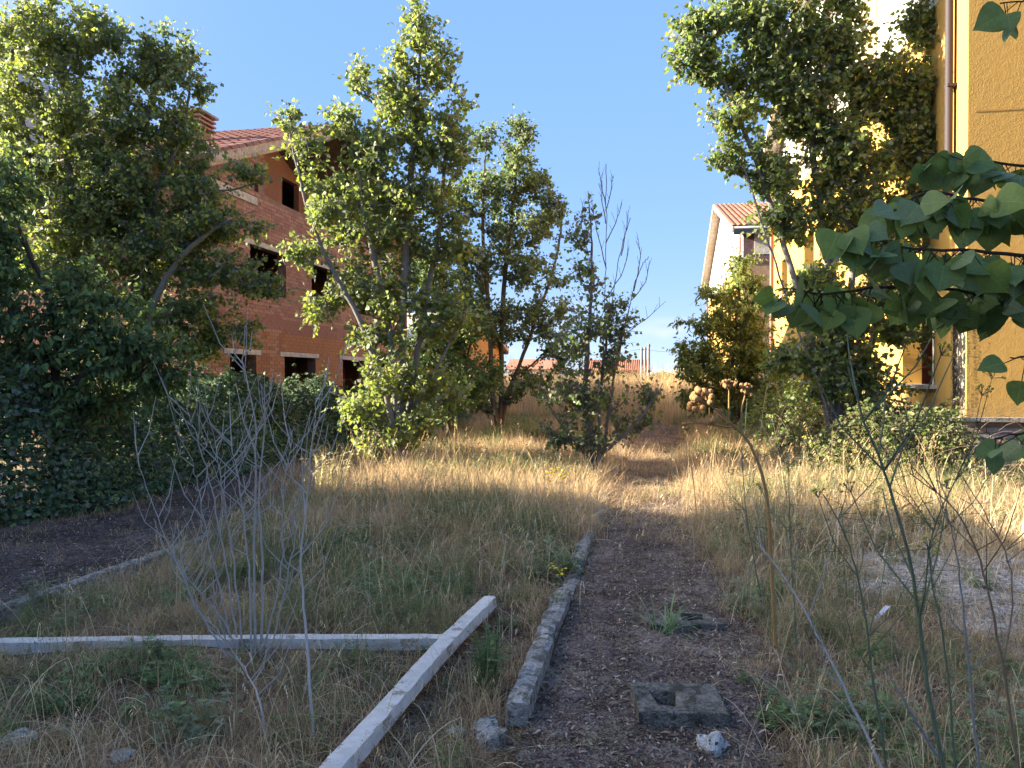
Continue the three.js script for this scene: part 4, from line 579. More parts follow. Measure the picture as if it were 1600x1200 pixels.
const straw = [[0.561, 0.425, 0.23], [0.493, 0.357, 0.187], [0.595, 0.484, 0.289], [0.391, 0.272, 0.153], [0.527, 0.374, 0.204]], brown = [[0.323, 0.221, 0.145], [0.391, 0.272, 0.17], [0.23, 0.153, 0.102], [0.468, 0.34, 0.212]], weed = [[0.162, 0.212, 0.0765], [0.204, 0.255, 0.0935], [0.128, 0.17, 0.0638], [0.264, 0.281, 0.128]];
const grassMat = leafMat(0.42, 0, { vertexColors: true, roughness: 1, specularIntensity: 0.1 });
const beamLines = [[[-1.19,0.08,-2.65], [-1.06,0.08,-4.96]], [[-3.83,0.05,-3.66], [-1.11,0.05,-4.26]], [[0.14,0.00,-3.72], [0.13,0.00,-3.76]], [[0.17,0.00,-5.06], [0.19,0.00,-5.07]]];
const toBeam = (x, z) => Math.min(...beamLines.map(([a, b], i) => { const dx = b[0] - a[0], dz = b[2] - a[2], t = clamp(((x - a[0]) * dx + (z - a[2]) * dz) / (dx * dx + dz * dz)); return Math.hypot(x - a[0] - dx * t, z - a[2] - dz * t) - (i > 1 ? 0.2 : 0); }));
function scatter(name, label, kinds, seed, n, region, density, size, tint = 0.25) {
  const r = rand(seed), lists = kinds.map(() => []); let guard = 0, k = 0;
  while (k < n && guard++ < n * 25) {
    const x = lerp(region[0], region[1], r()), u = r(), z = region[4] ? -Math.pow(lerp(Math.sqrt(-region[3]), Math.sqrt(-region[2]), u), 2) : lerp(region[2], region[3], u); if (r() > density(x, z)) continue; const tb = toBeam(x, z); if (tb < 0.075 || (tb < 0.28 && r() < 0.5)) continue;
    const s = size * (0.6 + 0.75 * r()) * lerp(0.5, 1, smooth(-4.5, -8.5, z)), q = 1 - tint / 2 + tint * r(), m = new THREE.Matrix4().compose(V(x, Math.max(0, rise(x, z)), z), _q.setFromEuler(new THREE.Euler((r() - 0.5) * 0.2, r() * 6.28, (r() - 0.5) * 0.2)), V(s, s * (0.75 + 0.5 * r()), s));
    lists[Math.floor(r() * kinds.length)].push({ m: m.clone(), c: lin(q, q * (0.97 + 0.06 * r()), q * (0.94 + 0.1 * r())) }); k++;
  }
  const g = new THREE.Group(); g.name = numbered(name); scene.add(g); g.userData = { kind: 'stuff', label };
  kinds.forEach((geo, i) => { if (lists[i].length) instanced(name + '_tufts', geo, grassMat, lists[i], g); });
}
{
  const r = rand(300), four = (o) => [0, 1, 2, 3].map(() => tuft(r, o));
  const strawT = four({ n: 42, h: [0.08, 0.42], w: 0.0046, spread: 0.26, lean: 1.2, pal: [...straw, brown[3], brown[1]], broken: 0.35 }), tangle = four({ n: 46, h: [0.08, 0.3], w: 0.004, spread: 0.3, lean: 1.8, pal: [...brown, straw[3], straw[1]], broken: 0.3 }), oats = four({ n: 12, h: [0.4, 0.75], w: 0.0034, spread: 0.18, lean: 0.5, pal: straw, head: 0.4, seg: 6 });
  const weeds = four({ n: 16, h: [0.12, 0.4], w: 0.0034, spread: 0.16, lean: 0.7, pal: weed, leaves: 14, leaf: 0.026 }), fine = four({ n: 26, h: [0.15, 0.5], w: 0.003, spread: 0.2, lean: 0.6, pal: [...weed, [0.2, 0.2, 0.11]], leaves: 8, leaf: 0.02 }), strawLow = four({ n: 50, h: [0.05, 0.2], w: 0.004, spread: 0.36, lean: 1.7, pal: straw, broken: 0.3, seg: 3 }), tall = four({ n: 26, h: [0.5, 1.1], w: 0.007, spread: 0.35, lean: 0.4, pal: straw, head: 0.7, seg: 4 });
  const verge = (x) => smooth(-0.6, -0.85, x) * smooth(-4.25, -3.9, x) + smooth(0.3, 0.85, x), gaps = (x, z, f, s) => smooth(-0.35, 0.25, nz(x * f, z * f, s)), inPlace = (x, z) => (x < -5.9 && z < -6 ? 0 : x > 4.15 && z < -11.8 ? 0 : 1), bare = (x, z) => 1 - 0.92 * rubble(x, z);
  scatter('dead_grass', 'tangled brown dead grass on the near verges', tangle, 301, 5200, [-4.3, 5, -10, -1.6, 1], (x, z) => verge(x) * inPlace(x, z) * bare(x, z) * lerp(0.35, 1, gaps(x, z, 0.9, 1)), 1);
  scatter('dry_grass', 'dry straw coloured grass on the verges', strawT, 302, 6200, [-4.3, 6, -15, -1.8, 1], (x, z) => verge(x) * inPlace(x, z) * bare(x, z) * lerp(0.12, 1, gaps(x, z, 0.8, 7)) * lerp(0.6, 1, smooth(-5, -9, z)), 1);
  scatter('dry_grass', 'dry straw coloured grass further along the street', strawT, 303, 5200, [-9.5, 4.3, -40, -13, 1], (x, z) => (x > -0.62 && x < 0.9 && z > -30 ? 0.06 : 1) * lerp(0.25, 1, gaps(x, z, 0.5, 7)) * (x < -5.6 ? 0.15 : 1), 1.0);
  scatter('dead_grass', 'brown dead grass tangles further along the street', tangle, 314, 3600, [-6, 4.3, -34, -9, 1], (x, z) => (x > -0.62 && x < 0.85 ? 0.1 : 1) * inPlace(x, z) * gaps(x, z, 0.7, 15), 1.4);
  scatter('green_weeds', 'green weed patches under the middle trees', weeds, 315, 1700, [-5.6, 4, -30, -9.5, 1], (x, z) => (x > -0.62 && x < 0.85 ? 0.05 : 1) * inPlace(x, z) * smooth(0.1, 0.4, nz(x * 0.6, z * 0.6, 41)), 1.3);
  scatter('tall_grass', 'tall pale dry grass on the far field', tall, 304, 9000, [-40, 22, -110, -26, 1], (x, z) => (x > 4.3 && z > -66 ? 0 : x < -10.2 && z > -53 ? 0 : 1) * lerp(0.3, 1, gaps(x, z, 0.3, 2)), 1.3);
  scatter('flattened_straw', 'low flattened straw in the sunlit clearing', strawLow, 305, 5200, [-4.3, 8, -13.5, -7.4], (x, z) => lerp(0.12, 1, verge(x)) * inPlace(x, z) * lerp(0.4, 1, gaps(x, z, 0.9, 4)), 1.1);
  scatter('wild_oats', 'thin dry wild oats with pale seed heads', oats, 306, 260, [-4.3, 5, -12, -1.9, 1], (x, z) => verge(x) * inPlace(x, z) * bare(x, z) * gaps(x, z, 1.2, 9), 1);
  scatter('green_weeds', 'small-leaved grey-green weeds among the dead grass', weeds, 307, 750, [-4.2, 5, -8.8, -1.9, 1], (x, z) => verge(x) * inPlace(x, z) * bare(x, z) * smooth(0.0, 0.45, nz(x * 0.75, z * 0.75, 13) + 0.12), 1.05);
  scatter('green_weeds', 'feathery green weeds on the left verge', fine, 308, 480, [-4.1, -0.7, -8.6, -2.2, 1], (x, z) => verge(x) * smooth(-0.05, 0.35, nz(x * 0.7, z * 0.7, 21) + 0.15) * smooth(-2, -5, z), 1.1);
  scatter('green_weeds', 'feathery green weeds on the right verge', fine, 309, 420, [1.05, 4.3, -11, -2.2, 1], (x, z) => verge(x) * inPlace(x, z) * bare(x, z) * smooth(-0.05, 0.35, nz(x * 0.8, z * 0.8, 25) + 0.1), 1.0);
  scatter('path_straws', 'few straws growing over the dark path', strawLow, 310, 1300, [-0.55, 1.3, -16, -1.6, 1], (x, z) => lerp(0.25, 1, smooth(0.4, 1.1, x)), 0.6);
  scatter('road_straws', 'dry straws growing out of the asphalt road', strawLow, 311, 700, [-8, -4.1, -9, -2], (x, z) => lerp(0.12, 1, smooth(-4.9, -4.2, x) + smooth(-5.8, -6.6, x)), 0.8);
  const fallen = [0, 1, 2, 3, 4, 5].map(() => tuft(r, { n: 5, h: [0.45, 0.95], w: 0.006, spread: 0.5, lean: 1.5, pal: [[0.66, 0.52, 0.30], [0.58, 0.44, 0.26], [0.72, 0.60, 0.40]], head: 0.5, seg: 7, broken: 0.4 }));
  scatter('straw_stalks', 'long single bent straw stalks across the near verges', fallen, 312, 1300, [-4.3, 4.6, -9, -1.7, 1], (x, z) => verge(x) * inPlace(x, z) * lerp(0.4, 1, gaps(x, z, 1.1, 3)), 1.15);
  const leafy = [0, 1, 2].map(() => tuft(r, { n: 22, h: [0.06, 0.24], w: 0.003, spread: 0.22, lean: 1.0, pal: [[0.17, 0.26, 0.10], [0.22, 0.31, 0.12], [0.13, 0.20, 0.08]], leaves: 22, leaf: 0.03 }));
  scatter('leafy_weeds', 'low patches of small-leaved green weeds in the foreground', leafy, 313, 200, [-4, 4, -7, -1.9, 1], (x, z) => verge(x) * bare(x, z) * smooth(0.12, 0.4, nz(x * 1.1, z * 1.1, 33)), 1.6);
  // litter of dead leaves, bark and chips
  const chip = leafGeo([[0.05, 0], [0.17, 0.3], [0.2, 0.7], [0, 1.3]], 0.35, 0.4), list = [], rr = rand(320), pal = [[0.34, 0.25, 0.18], [0.20, 0.14, 0.10], [0.42, 0.33, 0.25], [0.10, 0.07, 0.064], [0.28, 0.18, 0.12], [0.14, 0.10, 0.08], [0.24, 0.17, 0.12], [0.17, 0.11, 0.08]];
  while (list.length < 90000) { const onPath = rr() < 0.5, z = -Math.pow(lerp(1.2, onPath ? 4.8 : 3.4, rr()), 2), x = onPath ? lerp(-0.58, 1.5, rr()) : rr() < 0.7 ? lerp(-8.5, -4.2, rr()) : lerp(-4, 4, rr()); if ((!onPath && x > -0.6 && x < 1) || inDrain(x, z, 0)) continue; const a = rr() * 6.28, dir = V(Math.cos(a), (rr() - 0.4) * 0.5, Math.sin(a)); list.push({ m: leafMatrix(V(x, Math.max(0.006, rise(x, z)) + 0.006 + rr() * 0.008, z), dir, rr, 0.009 + 0.034 * rr() * rr(), 1.0), c: pick(rr, pal) }); }
  const lit = instanced('leaf_litter', chip, leafMat(0.1, 0), list, scene); lit.userData.label = 'scattered dead leaves and bark chips on path and road';
}

// ---------------------------------------------------------------- single plants of the foreground
const greyStem = grained(0.74, 0.69, 0.62, 0.85, 5, 0.003), greenStem = grained(0.20, 0.25, 0.15, 0.8, 5, 0.002), brownStem = grained(0.36, 0.26, 0.16, 0.85, 5, 0.002), paleStem = grained(0.42, 0.42, 0.40, 0.85, 5, 0.002);
{
  const t = thing('dead_shrub', 'leafless shrub of pale grey stems standing over the fallen white beam', 'shrub', [-2.18,0.00,-3.90]), B = t.position, r = rand(401);
  const stems = [[[-2.17,-0.01,-3.92],[-2.17,0.50,-3.92],[-2.16,0.99,-3.92],[-2.17,1.38,-3.92],[-2.24,1.70,-3.91],[-2.21,1.56,-3.92]], [[-2.12,-0.02,-3.88],[-2.10,0.51,-3.88],[-2.12,0.93,-3.88],[-2.09,1.38,-3.89],[-2.11,1.56,-3.88]], [[-2.26,0.02,-3.96],[-2.32,0.59,-3.95],[-2.38,0.98,-3.94],[-2.42,1.27,-3.93]], [[-2.31,0,-4.00],[-2.40,0.65,-3.98],[-2.50,1.12,-3.96],[-2.60,1.41,-3.95]], [[-2.27,0.02,-3.85],[-2.48,0.37,-3.82],[-2.64,0.75,-3.79],[-2.78,1.16,-3.76]], [[-1.61,-0.08,-3.06],[-1.66,0.16,-3.05],[-2.06,0.13,-3.59],[-2.40,0.28,-3.83]], [[-1.39,-0.06,-3.00],[-1.55,0.34,-3.27],[-1.67,0.73,-3.46],[-1.66,1.25,-3.56],[-1.63,1.52,-3.56]], [[-2.09,0.02,-3.89],[-2.04,0.19,-3.90],[-1.96,0.54,-3.91],[-1.90,0.86,-3.92],[-1.85,1.38,-3.93]], [[-2.33,-0.02,-3.99],[-2.44,0.47,-3.98],[-2.52,0.87,-3.96],[-2.57,1.12,-3.95]], [[-2.11,0.02,-3.78],[-2.13,0.60,-3.78],[-2.18,1.05,-3.77],[-2.22,1.25,-3.76]], [[-2.23,-0.04,-3.96],[-2.40,0.27,-3.93],[-2.57,0.48,-3.90],[-2.67,0.66,-3.88]], [[-2.15,-0.02,-3.93],[-2.03,0.50,-3.95],[-2.01,0.99,-3.95],[-1.97,1.24,-3.96]]];
  stems.forEach((q, i) => {
    const c = curve(q.map((e) => V(...e).sub(B)), 22, 0.012, r), o = tube(c, taper(c.length, i === 6 || i < 2 ? 0.008 : 0.006, 0.0016), 6);
    for (let k = 8; k < 23; k++) if (r() < 0.75) { const a = r() * 6.28, l = 0.1 + r() * 0.3, e = c[k].clone().add(V(Math.cos(a) * l * 0.6, l, Math.sin(a) * l * 0.6)), m = c[k].clone().lerp(e, 0.45).add(V(Math.cos(a) * 0.03, -0.02, Math.sin(a) * 0.03)); tube([c[k], m, e], [0.0038, 0.003, 0.0016], 4, o); if (r() < 0.6) { const f = m.clone().add(V((r() - 0.5) * 0.14, 0.06 + r() * 0.1, (r() - 0.5) * 0.14)); tube([m, f], [0.0022, 0.0013], 3, o); } }
    obj('stem', geoOf(o), greyStem, t);
  });
}
function umbel(o, seeds, p, dir, size, rays, r) { for (let k = 0; k < rays; k++) { const d = dir.clone().multiplyScalar(0.9).add(V(r() - 0.5, r() - 0.5, r() - 0.5).multiplyScalar(1.7)).normalize(), e = p.clone().addScaledVector(d, size * (0.75 + 0.35 * r())); tube([p, e], [0.0012, 0.0009], 3, o); seeds.push(e); } }
function stalk(label, q, rad, m, seed, side = 6, heads = true) {
  const t = thing('fennel_stalk', label, 'plant', q[0], 'tall fennel stalks on the right verge'), B = t.position.clone(), r = rand(seed), c = curve(q.map((e) => V(...e).sub(B)), 20, 0.006, r), o = tube(c, taper(c.length, rad * 0.6, rad * 0.2), 7), br = { p: [], n: [], i: [], u: [] }, fl = [], seeds = [];
  for (let k = 0; k < side; k++) {
    const i = 5 + Math.floor(r() * 14), a = r() * 6.28, l = 0.12 + r() * 0.3, d = V(Math.cos(a) * 0.6, 0.9, Math.sin(a) * 0.6).normalize(), e = c[i].clone().addScaledVector(d, l), mm = c[i].clone().lerp(e, 0.5).add(V(Math.cos(a) * 0.02, -0.015, Math.sin(a) * 0.02)); tube([c[i], mm, e], [rad * 0.26, rad * 0.2, rad * 0.13], 5, br);
    if (heads && r() < 0.6) umbel(br, seeds, e, d, 0.035, 9, r);
    for (let j = 0; j < 9; j++) { const s = mm.clone().lerp(c[i], r()), b = r() * 6.28; fl.push({ m: leafMatrix(s, V(Math.cos(b), 0.6 - r(), Math.sin(b)), r, 0.05 + r() * 0.06, 0), c: lin(0.12, 0.16, 0.05) }); }
  }
  obj('stem', geoOf(o), m, t); if (br.i.length) obj('side_branches', geoOf(br), m, t);
  const thread = leafGeo([[0.012, 0], [0.012, 0.5], [0, 1]], 0, 0.3); if (fl.length && m === greenStem) instanced('thread_leaves', thread, grassMat, fl, t);
  if (seeds.length) instanced('flower_heads', new THREE.IcosahedronGeometry(0.0045, 0), mat(0.34, 0.30, 0.06, 0.9), seeds.map((p) => ({ m: new THREE.Matrix4().makeTranslation(p) })), t);
}
stalk('long grey dead stalk leaning left across the right verge', [[0.78,0.24,-2.79],[0.67,0.51,-3.07],[0.55,0.75,-3.35],[0.45,0.87,-3.54]], 0.011, paleStem, 501, 5, false);
stalk('dark green stalk rising beside the grey leaning stalk', [[0.82,0.19,-2.90],[0.76,0.56,-2.88],[0.72,0.85,-2.88],[0.67,1.03,-2.87],[0.59,1.19,-2.85]], 0.009, greenStem, 502, 9);
stalk('thickest green stalk with branching top below the poplar leaves', [[0.83,0.45,-2.39],[0.78,0.70,-2.38],[0.76,0.84,-2.38],[0.74,0.99,-2.37],[0.69,1.21,-2.36],[0.65,1.34,-2.36],[0.59,1.48,-2.34],[0.55,1.63,-2.34]], 0.012, greenStem, 503, 12);
stalk('upright whitish dry stalk in front of the pale rubble', [[1.05,0.29,-2.73],[1.02,0.64,-2.73],[0.99,0.91,-2.72],[0.97,1.05,-2.72],[0.94,1.17,-2.71]], 0.008, paleStem, 504, 4, false);
stalk('brown bent stalk at the right edge', [[1.09,0.40,-2.54],[1.04,0.71,-2.53],[1.00,0.91,-2.52],[0.97,1.04,-2.52],[0.90,1.19,-2.50],[0.76,1.31,-2.48]], 0.008, brownStem, 505, 7, false);
stalk('short grey stub of a broken stalk', [[0.88,0.40,-2.50],[0.76,0.60,-2.48],[0.69,0.72,-2.47]], 0.009, paleStem, 506, 1, false);
stalk('thin upright green stalk near the concrete slab', [[0.74,0.19,-4.20],[0.71,0.73,-4.20],[0.69,1.23,-4.19]], 0.007, greenStem, 507, 8);
stalk('thin green stalk with yellow umbels left of the leaning stalk', [[0.61,0.35,-4.59],[0.53,0.82,-4.57],[0.50,1.19,-4.56]], 0.007, greenStem, 508, 8);
stalk('slender green stalk with side shoots right of the thickest one', [[0.98,0.29,-2.72],[0.94,0.70,-2.71],[0.89,1.03,-2.71],[0.93,1.18,-2.71],[1.05,1.39,-2.73]], 0.007, greenStem, 509, 9);
stalk('thin brown stalk at the right edge crossing the rubble', [[1.24,0.41,-3.07],[1.29,0.87,-3.08],[1.19,1.11,-3.07],[1.10,1.25,-3.05]], 0.006, brownStem, 510, 6, false);
{ // dried umbel plant with round seed heads
  const t = thing('dried_umbel', 'tall dried plant with round brown seed heads beside the path', 'plant', [0.72,0.00,-4.76]), B = t.position.clone(), r = rand(521), m = grained(0.54, 0.33, 0.14, 0.9, 4, 0.002), seedM = grained(0.50, 0.28, 0.12, 0.95, 8, 0.002), w = (q) => V(...q).sub(B);
  const line = [[0.68,0.09,-4.50],[0.65,0.63,-4.49],[0.62,0.98,-4.48],[0.53,1.23,-4.47],[0.46,1.31,-4.46],[0.34,1.41,-4.43]].map(w); obj('stem', geoOf(tube(curve(line, 24, 0.003, r), taper(25, 0.012, 0.006), 7)), m, t);
  const tops = [[[[0.46,1.31,-4.46],[0.38,1.39,-4.44],[0.31,1.44,-4.43]], 0.10, 26], [[[0.49,1.28,-4.46],[0.49,1.41,-4.46],[0.51,1.50,-4.47]], 0.055, 14], [[[0.46,1.31,-4.46],[0.32,1.33,-4.43],[0.22,1.34,-4.41]], 0.05, 10], [[[0.42,1.34,-4.45],[0.42,1.45,-4.45],[0.42,1.52,-4.45]], 0.055, 12]];
  for (const [q, s, n] of tops) {
    const c = curve(q.map(w), 8, 0, r), o = tube(c, taper(9, 0.006, 0.004), 6), end = c[8], dir = end.clone().sub(c[4]).normalize(), head = new THREE.Group(); head.name = 'seed_head'; t.add(head);
    for (let k = 0; k < n; k++) { const d = dir.clone().multiplyScalar(0.8).add(V(r() - 0.5, r() - 0.5, r() - 0.5).multiplyScalar(1.9)).normalize(), e = end.clone().addScaledVector(d, s * (0.75 + 0.4 * r())); tube([end, end.clone().lerp(e, 0.5).addScaledVector(dir, s * 0.08), e], [0.0022, 0.0018, 0.0016], 4, o); const g = new THREE.IcosahedronGeometry(0.0175 * (0.8 + 0.4 * r()) * (s > 0.06 ? 1.15 : 0.7), 2), p = g.attributes.position; for (let i = 0; i < p.count; i++) { const f = 0.86 + 0.28 * Math.abs(nz(p.getX(i) * 210, p.getY(i) * 210, p.getZ(i) * 210 + k)); p.setXYZ(i, p.getX(i) * f, p.getY(i) * f, p.getZ(i) * f); } g.computeVertexNormals(); obj('seed_ball', g, seedM, head, e.toArray()); }
    obj('rays', geoOf(o), m, head);
  }
}

{ // single clumps that stand out
  const r = rand(700), clump = (name, label, category, p, o, s = 1, extra) => { const g = tuft(r, o), t = extra ? thing(name, label, category, p) : null, m = obj(extra ? 'stems' : name, g, grassMat, t ?? scene, extra ? undefined : p); m.scale.setScalar(s); if (!t) tag(m, label, category); else { const list = []; for (let k = 0; k < extra.n; k++) { const a = r() * 6.28, q = Math.sqrt(r()) * extra.r; list.push({ m: new THREE.Matrix4().compose(V(Math.cos(a) * q, extra.y * (0.8 + 0.3 * r()), Math.sin(a) * q), _q.identity(), V(1, 0.6, 1).multiplyScalar(extra.s * (0.7 + 0.6 * r()))) }); } instanced(extra.name, new THREE.IcosahedronGeometry(1, 1), extra.m, list, t); } };
  const green = [[0.14, 0.21, 0.08], [0.18, 0.26, 0.10], [0.11, 0.17, 0.07]], grey = [[0.22, 0.26, 0.14], [0.28, 0.31, 0.18], [0.17, 0.21, 0.11]];
  clump('pale_dry_bush', 'pale feathery dry bush in front of the bramble hedge', 'plant', [-4.19,0.00,-9.51], { n: 70, h: [0.35, 0.85], w: 0.007, spread: 0.3, lean: 0.55, pal: [[0.66, 0.56, 0.30], [0.58, 0.52, 0.26]], leaves: 10, leaf: 0.05 });
  clump('ragwort', 'small plant with yellow flowers in the sunlit clearing', 'plant', [-1.13,0.00,-9.00], { n: 22, h: [0.25, 0.5], w: 0.005, spread: 0.16, lean: 0.4, pal: grey, leaves: 12, leaf: 0.04 }, 1, { name: 'flowers', n: 26, r: 0.14, y: 0.47, s: 0.014, m: mat(0.75, 0.52, 0.03, 0.9) });
  clump('ragwort', 'yellow flowering weed against the kerb in the shade', 'plant', [-0.63,0.00,-5.13], { n: 14, h: [0.15, 0.34], w: 0.004, spread: 0.1, lean: 0.4, pal: grey, leaves: 10, leaf: 0.03 }, 1, { name: 'flowers', n: 14, r: 0.07, y: 0.31, s: 0.008, m: mat(0.75, 0.52, 0.03, 0.9) });
  clump('dark_spike_plant', 'dark green upright plant between beam and kerb', 'plant', [-0.82,0.00,-3.80], { n: 34, h: [0.18, 0.42], w: 0.012, spread: 0.11, lean: 0.28, pal: green, leaves: 6, leaf: 0.05 });
  clump('strap_leaf_plant', 'green strap-leaved plant growing at the drain slab', 'plant', [0.08,0.00,-4.87], { n: 30, h: [0.16, 0.36], w: 0.014, spread: 0.12, lean: 1.1, pal: [[0.20, 0.28, 0.13], [0.26, 0.34, 0.17]] });
  const spots = [['bushy grey-green weed left of the dead shrub', [-3.45,0.00,-4.11], 1.0], ['bushy weed behind the crosswise beam near the asphalt', [-4.12,0.00,-4.56], 0.9], ['tall grey-green weed behind the end of the long beam', [-1.50,0.00,-5.35], 1.1], ['grey-green weed against the middle of the kerb', [-0.84,0.00,-6.00], 1.2], ['grey-green weed at the kerb by the shadow edge', [-1.23,0.00,-6.70], 1.1], ['grey-green weed in the middle of the left verge', [-2.40,0.00,-6.02], 1.0], ['bushy weed right of the dead shrub behind the beam', [-1.95,0.00,-4.89], 0.9], ['green weed patch in front of the crosswise beam', [-1.96,0.00,-3.02], 0.9], ['green weed at the right edge of the path by the drain slab', [0.61,0.00,-5.29], 1.0], ['green weed below the leaning grey stalk', [0.78,0.00,-3.62], 1.0], ['yellow-green weed at the shadow edge right of the path', [1.97,0.00,-7.54], 1.3], ['green weed in the bottom right corner', [1.49,0.00,-3.69], 1.0]];
  for (const [label, p, s] of spots) clump('bushy_weed', label, 'plant', p, { n: 30, h: [0.16, 0.46], w: 0.0036, spread: 0.28, lean: 0.75, pal: grey, leaves: 26, leaf: 0.03 }, s);
}

// ---------------------------------------------------------------- fallen beams, concrete, stones, litter
const paintTex = tex(512, (u, v) => { const g = 0.5 + 0.5 * tn(u, v * 0.2, 60, 2), worn = smooth(0.28, 0.6, tn(u, v, 14, 5) + 0.45 * tn(u, v, 110, 7)) * 0.75; const a = 0.93 + 0.06 * tn(u, v, 30); return [lerp(a, 0.62 * (0.8 + 0.4 * g), worn), lerp(a * 0.985, 0.56 * (0.8 + 0.4 * g), worn), lerp(a * 0.96, 0.48 * (0.8 + 0.4 * g), worn)]; }, 1);
const beamMat = mat(0.66, 0.63, 0.58, 0.8, { map: paintTex, bumpMap: grainBump, bumpScale: 0.003 });
function beam(label, a, b, w, h, seed) {
  const A = V(...a), Bv = V(...b), d = Bv.clone().sub(A), l = d.length(), r = rand(seed), g = stone(w, h, l, r, 0.004, [3, 3, 30]), p = g.attributes.position;
  for (let i = 0; i < p.count; i++) { const f = p.getZ(i) / l; p.setX(i, p.getX(i) + 0.012 * Math.sin(f * 5 + seed)); }
  g.computeVertexNormals(); const m = obj('timber_beam', g, beamMat); m.position.copy(A).lerp(Bv, 0.5); m.quaternion.setFromUnitVectors(V(0, 0, 1), d.normalize()); tag(m, label, 'beam'); return m;
}
beam('long white painted beam lying diagonally towards the camera', [-1.19,0.08,-2.65], [-1.06,0.08,-4.96], 0.09, 0.07, 1);
beam('white painted beam lying crosswise through the left verge', [-3.83,0.05,-3.66], [-1.11,0.05,-4.26], 0.085, 0.07, 2);
const mossy = mat(0.24, 0.225, 0.20, 0.95, { map: concreteTex, bumpMap: grainBump, bumpScale: 0.012 });
function frameBlock(name, label, c, w, d, h, holes, rot, seed) { // a cast concrete collar with openings
  const s = new THREE.Shape([[-w / 2, -d / 2], [w / 2, -d / 2], [w / 2, d / 2], [-w / 2, d / 2]].map((q) => new THREE.Vector2(...q))); for (const [x0, x1, y0, y1] of holes) s.holes.push(new THREE.Path([[x0, y0], [x0, y1], [x1, y1], [x1, y0]].map((q) => new THREE.Vector2(...q))));
  const g = new THREE.ExtrudeGeometry(s, { depth: h + 0.7, bevelEnabled: true, bevelSize: 0.008, bevelThickness: 0.008, bevelSegments: 2 })  .rotateX(-Math.PI / 2).translate(0, -0.7, 0); const p = g.attributes.position; for (let i = 0; i < p.count; i++) { const q = 0.03 * nz(p.getX(i) * 8 + seed, p.getY(i) * 8, p.getZ(i) * 8); p.setXYZ(i, p.getX(i) + q, p.getY(i) + q, p.getZ(i) + q); }
  const t = thing(name, label, 'drain', c); t.rotation.y = rot; obj('collar', boxUV(g), mossy, t); obj('drain_floor', boxUV(box(w - 0.03, 0.02, d - 0.03, 0, -0.64, 0)), mat(0.20, 0.155, 0.12), t);
}
frameBlock('drain_box', 'square concrete drain box with a small open hole in the path', DRAINS[0][0], 0.40, 0.34, 0.05, [[-0.11, 0.01, -0.09, 0.09]], 0.12, 3);
frameBlock('drain_slab', 'broken concrete drain slab with a dark slot further up the path', DRAINS[1][0], 0.44, 0.26, 0.035, [[0.0, 0.17, -0.06, 0.08]], 0.22, 9);
const rockTex = tex(256, (u, v) => { const k = 0.9 + 0.1 * tn(u, v, 20), pit = smooth(0.42, 0.55, tn(u, v, 16, 5)) * 0.8; return [lerp(k, 0.3, pit), lerp(k, 0.29, pit), lerp(k * 0.98, 0.27, pit)]; }, 1);
const rockMat = mat(0.60, 0.59, 0.57, 0.9, { map: rockTex, bumpMap: grainBump, bumpScale: 0.01 });
function rock(name, label, p, s, seed, m = rockMat, group, flat = 0.75) {
  const g = new THREE.IcosahedronGeometry(s, 4), q = g.attributes.position; for (let i = 0; i < q.count; i++) { const x = q.getX(i) / s, y = q.getY(i) / s, z = q.getZ(i) / s, f = 1 + 0.5 * nz(x * 1.1 + seed, y * 1.1, z * 1.1) - 0.3 * Math.abs(nz(x * 2.2 + seed, y * 2.2, z * 2.2)) + 0.04 * nz(x * 8, y * 8, z * 8 + seed); q.setXYZ(i, q.getX(i) * f * 1.15, q.getY(i) * f * flat, q.getZ(i) * f); }
  g.computeVertexNormals(); const o = obj(name, boxUVsoft(g, 3), m, scene, [p[0], Math.max(0, rise(p[0], p[2])) + s * flat * 0.45, p[2]]); o.rotation.y = seed; return tag(o, label, 'stone', group);
}
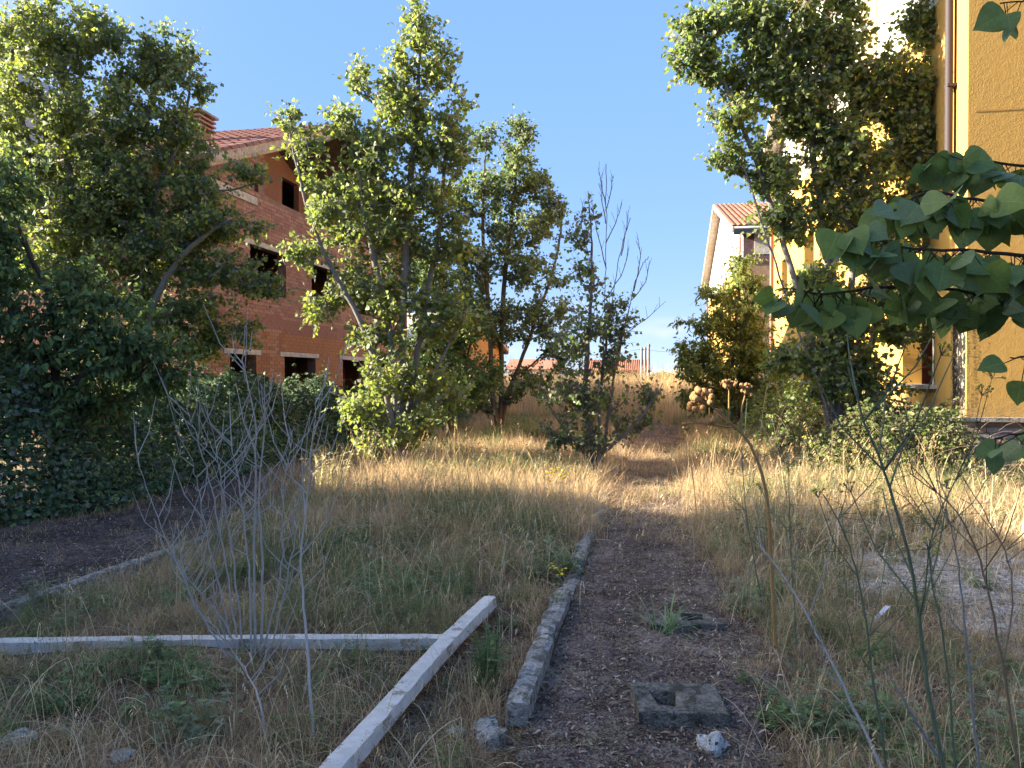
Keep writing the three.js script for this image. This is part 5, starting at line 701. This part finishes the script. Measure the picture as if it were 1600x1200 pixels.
function boxUVsoft(g, s) { const n = g.attributes.normal.clone(); const h = boxUV(g.clone(), s); h.setAttribute('normal', n); return h; }
rock('pitted_stone', 'pale pitted stone lying in front of the drain box', [0.25,0.00,-3.36], 0.065, 2.2, rockMat, undefined, 0.8);
rock('flat_stone', 'pale grey stone at the lower left corner', [-2.66,0.00,-2.82], 0.07, 5.1, rockMat, undefined, 0.45);
rock('flat_stone', 'flat pale slab chip at the bottom edge left of the beam', [-2.16,0.00,-2.82], 0.05, 8.3, rockMat, undefined, 0.4);
rock('flat_stone', 'small pale stone between kerb end and beam', [-0.86,0.00,-3.32], 0.035, 9.7, rockMat, undefined, 0.6);
{ // loose rubble by the right edge
  const r = rand(610); let n = 0; while (n < 40) { const x = RUB[0] + (r() - 0.5) * 3.4, z = RUB[1] + (r() - 0.5) * 4.2; if (rubble(x, z) < 0.4) continue; n++; rock('rubble_stone', 'small pale rubble stone in the bare patch on the right', [x, 0, z], 0.012 + 0.045 * r() * r() * r() + 0.008, r() * 50, rockMat, 'rubble stones in the bare patch on the right', 0.6); }
}
function strap(label, a, rot, bend) { // perforated metal strip
  const s = new THREE.Shape([[-0.11, -0.014], [0.11, -0.014], [0.11, 0.014], [-0.11, 0.014]].map((q) => new THREE.Vector2(...q))); for (let k = -4; k <= 4; k++) { const h = new THREE.Path(); h.absarc(k * 0.024, 0, 0.006, 0, 6.283, true); s.holes.push(h); }
  const g = new THREE.ExtrudeGeometry(s, { depth: 0.002, bevelEnabled: false, curveSegments: 6 }).rotateX(-Math.PI / 2); const m = obj('metal_strap', g, mat(0.75, 0.76, 0.78, 0.45, { metalness: 0.5 }), scene, [a[0], Math.max(0, rise(a[0], a[2])) + 0.03, a[2]]); m.rotation.set(bend, rot, 0.12); tag(m, label, 'metal strip');
}
strap('perforated metal strip in the weeds before the pale rubble', [1.48,0.00,-5.41], 0.9, 0.25); strap('perforated metal strip at the edge of the pale rubble', [2.76,0.00,-7.79], -0.1, 0.3);
scene.traverse((o) => { if (o.isMesh) { o.castShadow = true; o.receiveShadow = true; } });
renderer.render(scene, camera);
